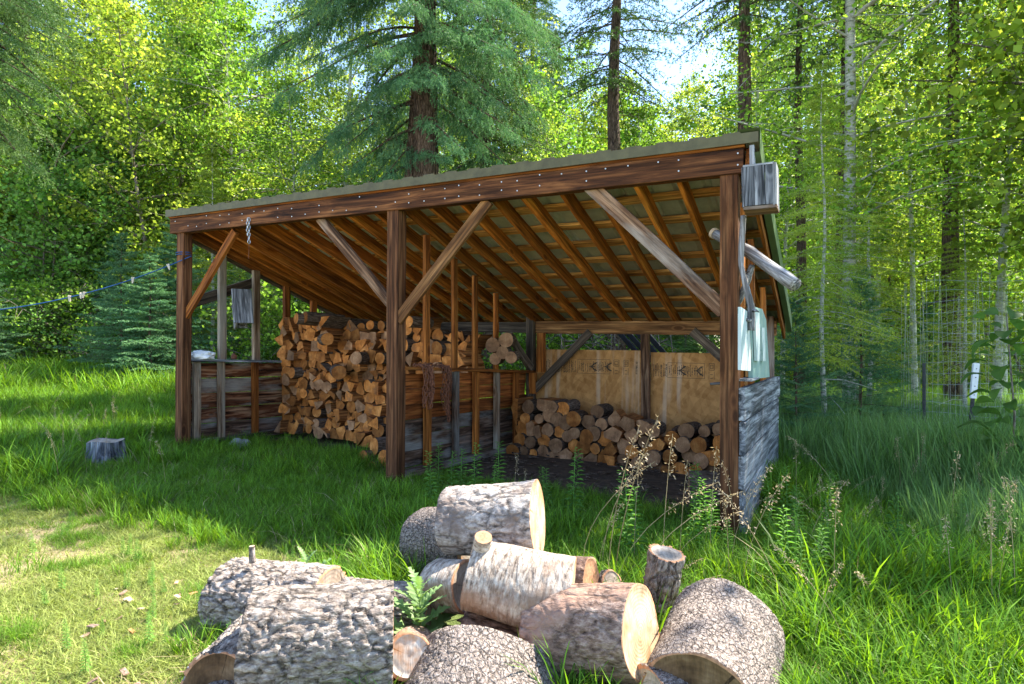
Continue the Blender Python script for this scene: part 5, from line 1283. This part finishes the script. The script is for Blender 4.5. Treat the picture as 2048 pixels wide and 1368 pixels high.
def stalk_mesh(h, bend, n, seed):
    g_ = np.random.default_rng(seed); b_ = MB(); pts = [np.array([bend*h*t**2.2, 0, h*t*(1-.15*bend*t)]) for t in np.linspace(0, 1, 8)]
    b_.tube([pts[0]-np.array([0, 0, .05])]+pts, [.0022]*3+[.0018]*4+[.0012]*2, 4, cap=False); st = b_.mesh('stem', M['straw'], True)
    V = []; Fq = []; k = 0
    for i in range(n):
        t = .72+.28*i/n; j = min(6, int(t*7)); f = t*7-j; p = pts[j]*(1-f)+pts[j+1]*f; a = g_.random()*6.28
        dr = unit(np.array([math.cos(a), math.sin(a), g_.uniform(-.6, .8)])); q = p+dr*g_.uniform(.01, .05)*(1.3-t); d = unit(dr*.5+np.array([.2*bend, 0, -.7+g_.random()]))
        L_ = g_.uniform(.012, .026); s = unit(np.cross(d, g_.normal(size=3)))*.0028
        V += [p, q, p+s*.2, q-s, q+d*L_*.5+s*1.2, q+d*L_, q+d*L_*.5-s*1.2]; Fq += [(k, k+1, k+2), (k+3, k+4, k+5), (k+3, k+5, k+6)]; k += 7
    return st, mesh('seed_head', np.array(V), np.array(Fq, dtype=np.int32), M['seed'])
SK = [stalk_mesh(.8, b_, n_, s) for b_, n_, s in ((.15, 40, 1), (.35, 55, 2), (.7, 60, 3), (.05, 34, 4))]
def stalk(x, y, s, k, label, group, rz=None, tilt=0):
    m = Matrix.Translation((x, y, gz(x, y))) @ Matrix.Rotation(tilt, 4, 'Y') @ Matrix.Rotation(wr.random()*6.28 if rz is None else rz, 4, 'Z') @ Matrix.Scale(s, 4)
    root = ob('seed_head_grass', None, m, None, label, 'grass stalk', group)
    for nm, me in zip(('stem', 'seed_head'), SK[k]):
        o = bpy.data.objects.new(nm, me); C.objects.link(o); o.parent = root
G3 = 'dry seed-head stalks before the open bay'
for px, py, d, k, tilt in ((1262, 815, 3.35, 0, .10), (1228, 840, 3.4, 0, .04), (1330, 865, 3.5, 3, .02), (1195, 890, 3.5, 1, -.03), (1302, 935, 3.3, 2, .1), (1245, 925, 3.3, 2, .05), (1138, 915, 3.6, 2, -.12), (1420, 890, 3.7, 3, 0), (1363, 918, 3.6, 3, .02), (1268, 900, 3.6, 3, 0),
                           (1455, 920, 3.6, 1, -.03), (1027, 905, 4.6, 3, 0), (1045, 935, 4.5, 3, 0), (1345, 985, 3.4, 2, .1), (1310, 1090, 3.1, 2, .1), (1180, 1000, 3.4, 1, -.1)):
    x, y = at(px, d); top = CAMZ-(py-684)/F*d; h = top-gz(x, y); stalk(x-math.tan(tilt)*h, y, h/.8, k, 'dry seed-headed grass stalk standing before the open bay', G3, rz=0, tilt=tilt)
for i in range(60):
    y = wr.uniform(2.5, 5.6); x = wr.uniform(.32, .83)*y
    if not in_shed(x, y, .1) and log_clear(x, y): stalk(x, y, wr.uniform(.5, .95), wr.randrange(4), 'dry seed-headed grass stalk in the grass at the right', 'dry seed-head stalks in the right-hand grass')
for i in range(26):
    y = wr.uniform(5.3, 9); x = -wr.uniform(.55, .85)*y; stalk(x, y, wr.uniform(.5, .8), wr.randrange(4), 'dry seed-headed grass stalk in the left meadow', 'dry seed-head stalks in the left meadow')
# big-leaved young shrub at the right edge
sx_, sy_ = at(2022, 5.2); base = Vector((sx_, sy_, gz(sx_, sy_))); root = thing('broad_leaved_shrub', 'young shrub with large oval leaves at the right edge', 'shrub', base)
b_ = MB(); b_.tube([(0, 0, -.05), (.03, 0, .9), (.0, .05, 1.75)], [.012, .009, .004], 6); ob('stem', b_.mesh('stem', M['trunk_mid'], True), Matrix.Translation(base), root)
V = [(0, 0, 0)]; Fq = []; n_ = 8
for i in range(n_+1):
    t = i/n_; w = .055*math.sin(math.pi*t)**.7; V += [(.15*t, 0, .03*math.sin(t*3)-.05*t*t), (.15*t, w, .03*math.sin(t*3)-.05*t*t+.012), (.15*t, -w, .03*math.sin(t*3)-.05*t*t+.012)]
for i in range(n_): a = 1+3*i; Fq += [(a, a+3, a+4, a+1), (a+3, a, a+2, a+5)]
BL = mesh('leaf', V, Fq, M['leaf_c'])
for i in range(56):
    z = .55+1.25*i/56; a = i*2.4; rad = wr.uniform(.02, .22); ob('leaf', BL, Matrix.Translation(base+Vector((math.cos(a)*rad, math.sin(a)*rad, z))) @ Matrix.Rotation(a+wr.uniform(-.4, .4), 4, 'Z') @ Matrix.Rotation(wr.uniform(-.5, .5), 4, 'Y') @ Matrix.Rotation(wr.uniform(-.6, .6), 4, 'X') @ Matrix.Scale(wr.uniform(.9, 1.4), 4), root)
# brushwood heap behind the back wall
hb0 = P(2.4, 4.3, 0); b_ = MB()
for i in range(120):
    p = Vector((wr.uniform(-.9, .9), wr.uniform(-.4, .4), wr.uniform(.7, 1.75))); d = Vector((wr.uniform(-1, 1), wr.uniform(-1, 1), wr.uniform(-.8, .8))).normalized()*wr.uniform(.25, .6)
    b_.tube([p-d, p+Vector((0, 0, wr.uniform(-.08, .08))), p+d], [.008, .007, .003], 4, cap=False)
for i in range(60): p = Vector((wr.uniform(-.8, .8), wr.uniform(-.4, .4), 0)); b_.tube([p, p+Vector((wr.uniform(-.3, .3), 0, 1.2))], [.02, .01], 5, cap=False)
ob('brushwood', b_.mesh('brushwood', M['trunk_mid'], True), Matrix.Translation(hb0), kind='stuff')

# bark scraps and wood chips round the log heap
b_ = MB(); b2_ = MB(); cr = random.Random(6)
for i in range(420):
    a = cr.random()*6.28; r_ = cr.uniform(.2, 1.9); x = .0+math.cos(a)*r_*1.15; y = 2.9+math.sin(a)*r_*.6; s_ = cr.uniform(.006, .028)
    m = Matrix.Translation((x, y, gz(x, y)+cr.uniform(.012, .035))) @ Matrix.Rotation(cr.random()*6, 4, 'Z') @ Matrix.Rotation(cr.uniform(-.6, .6), 4, 'Y')
    (b_ if i % 3 else b2_).box((-s_, -s_*.45, -.002), (s_, s_*.5, .003), M_=m)
ob('bark_scraps', b_.mesh('bark_scraps', M['bark_brown']), kind='stuff'); ob('sawn_chips', b2_.mesh('sawn_chips', M['cut_fresh']), kind='stuff')
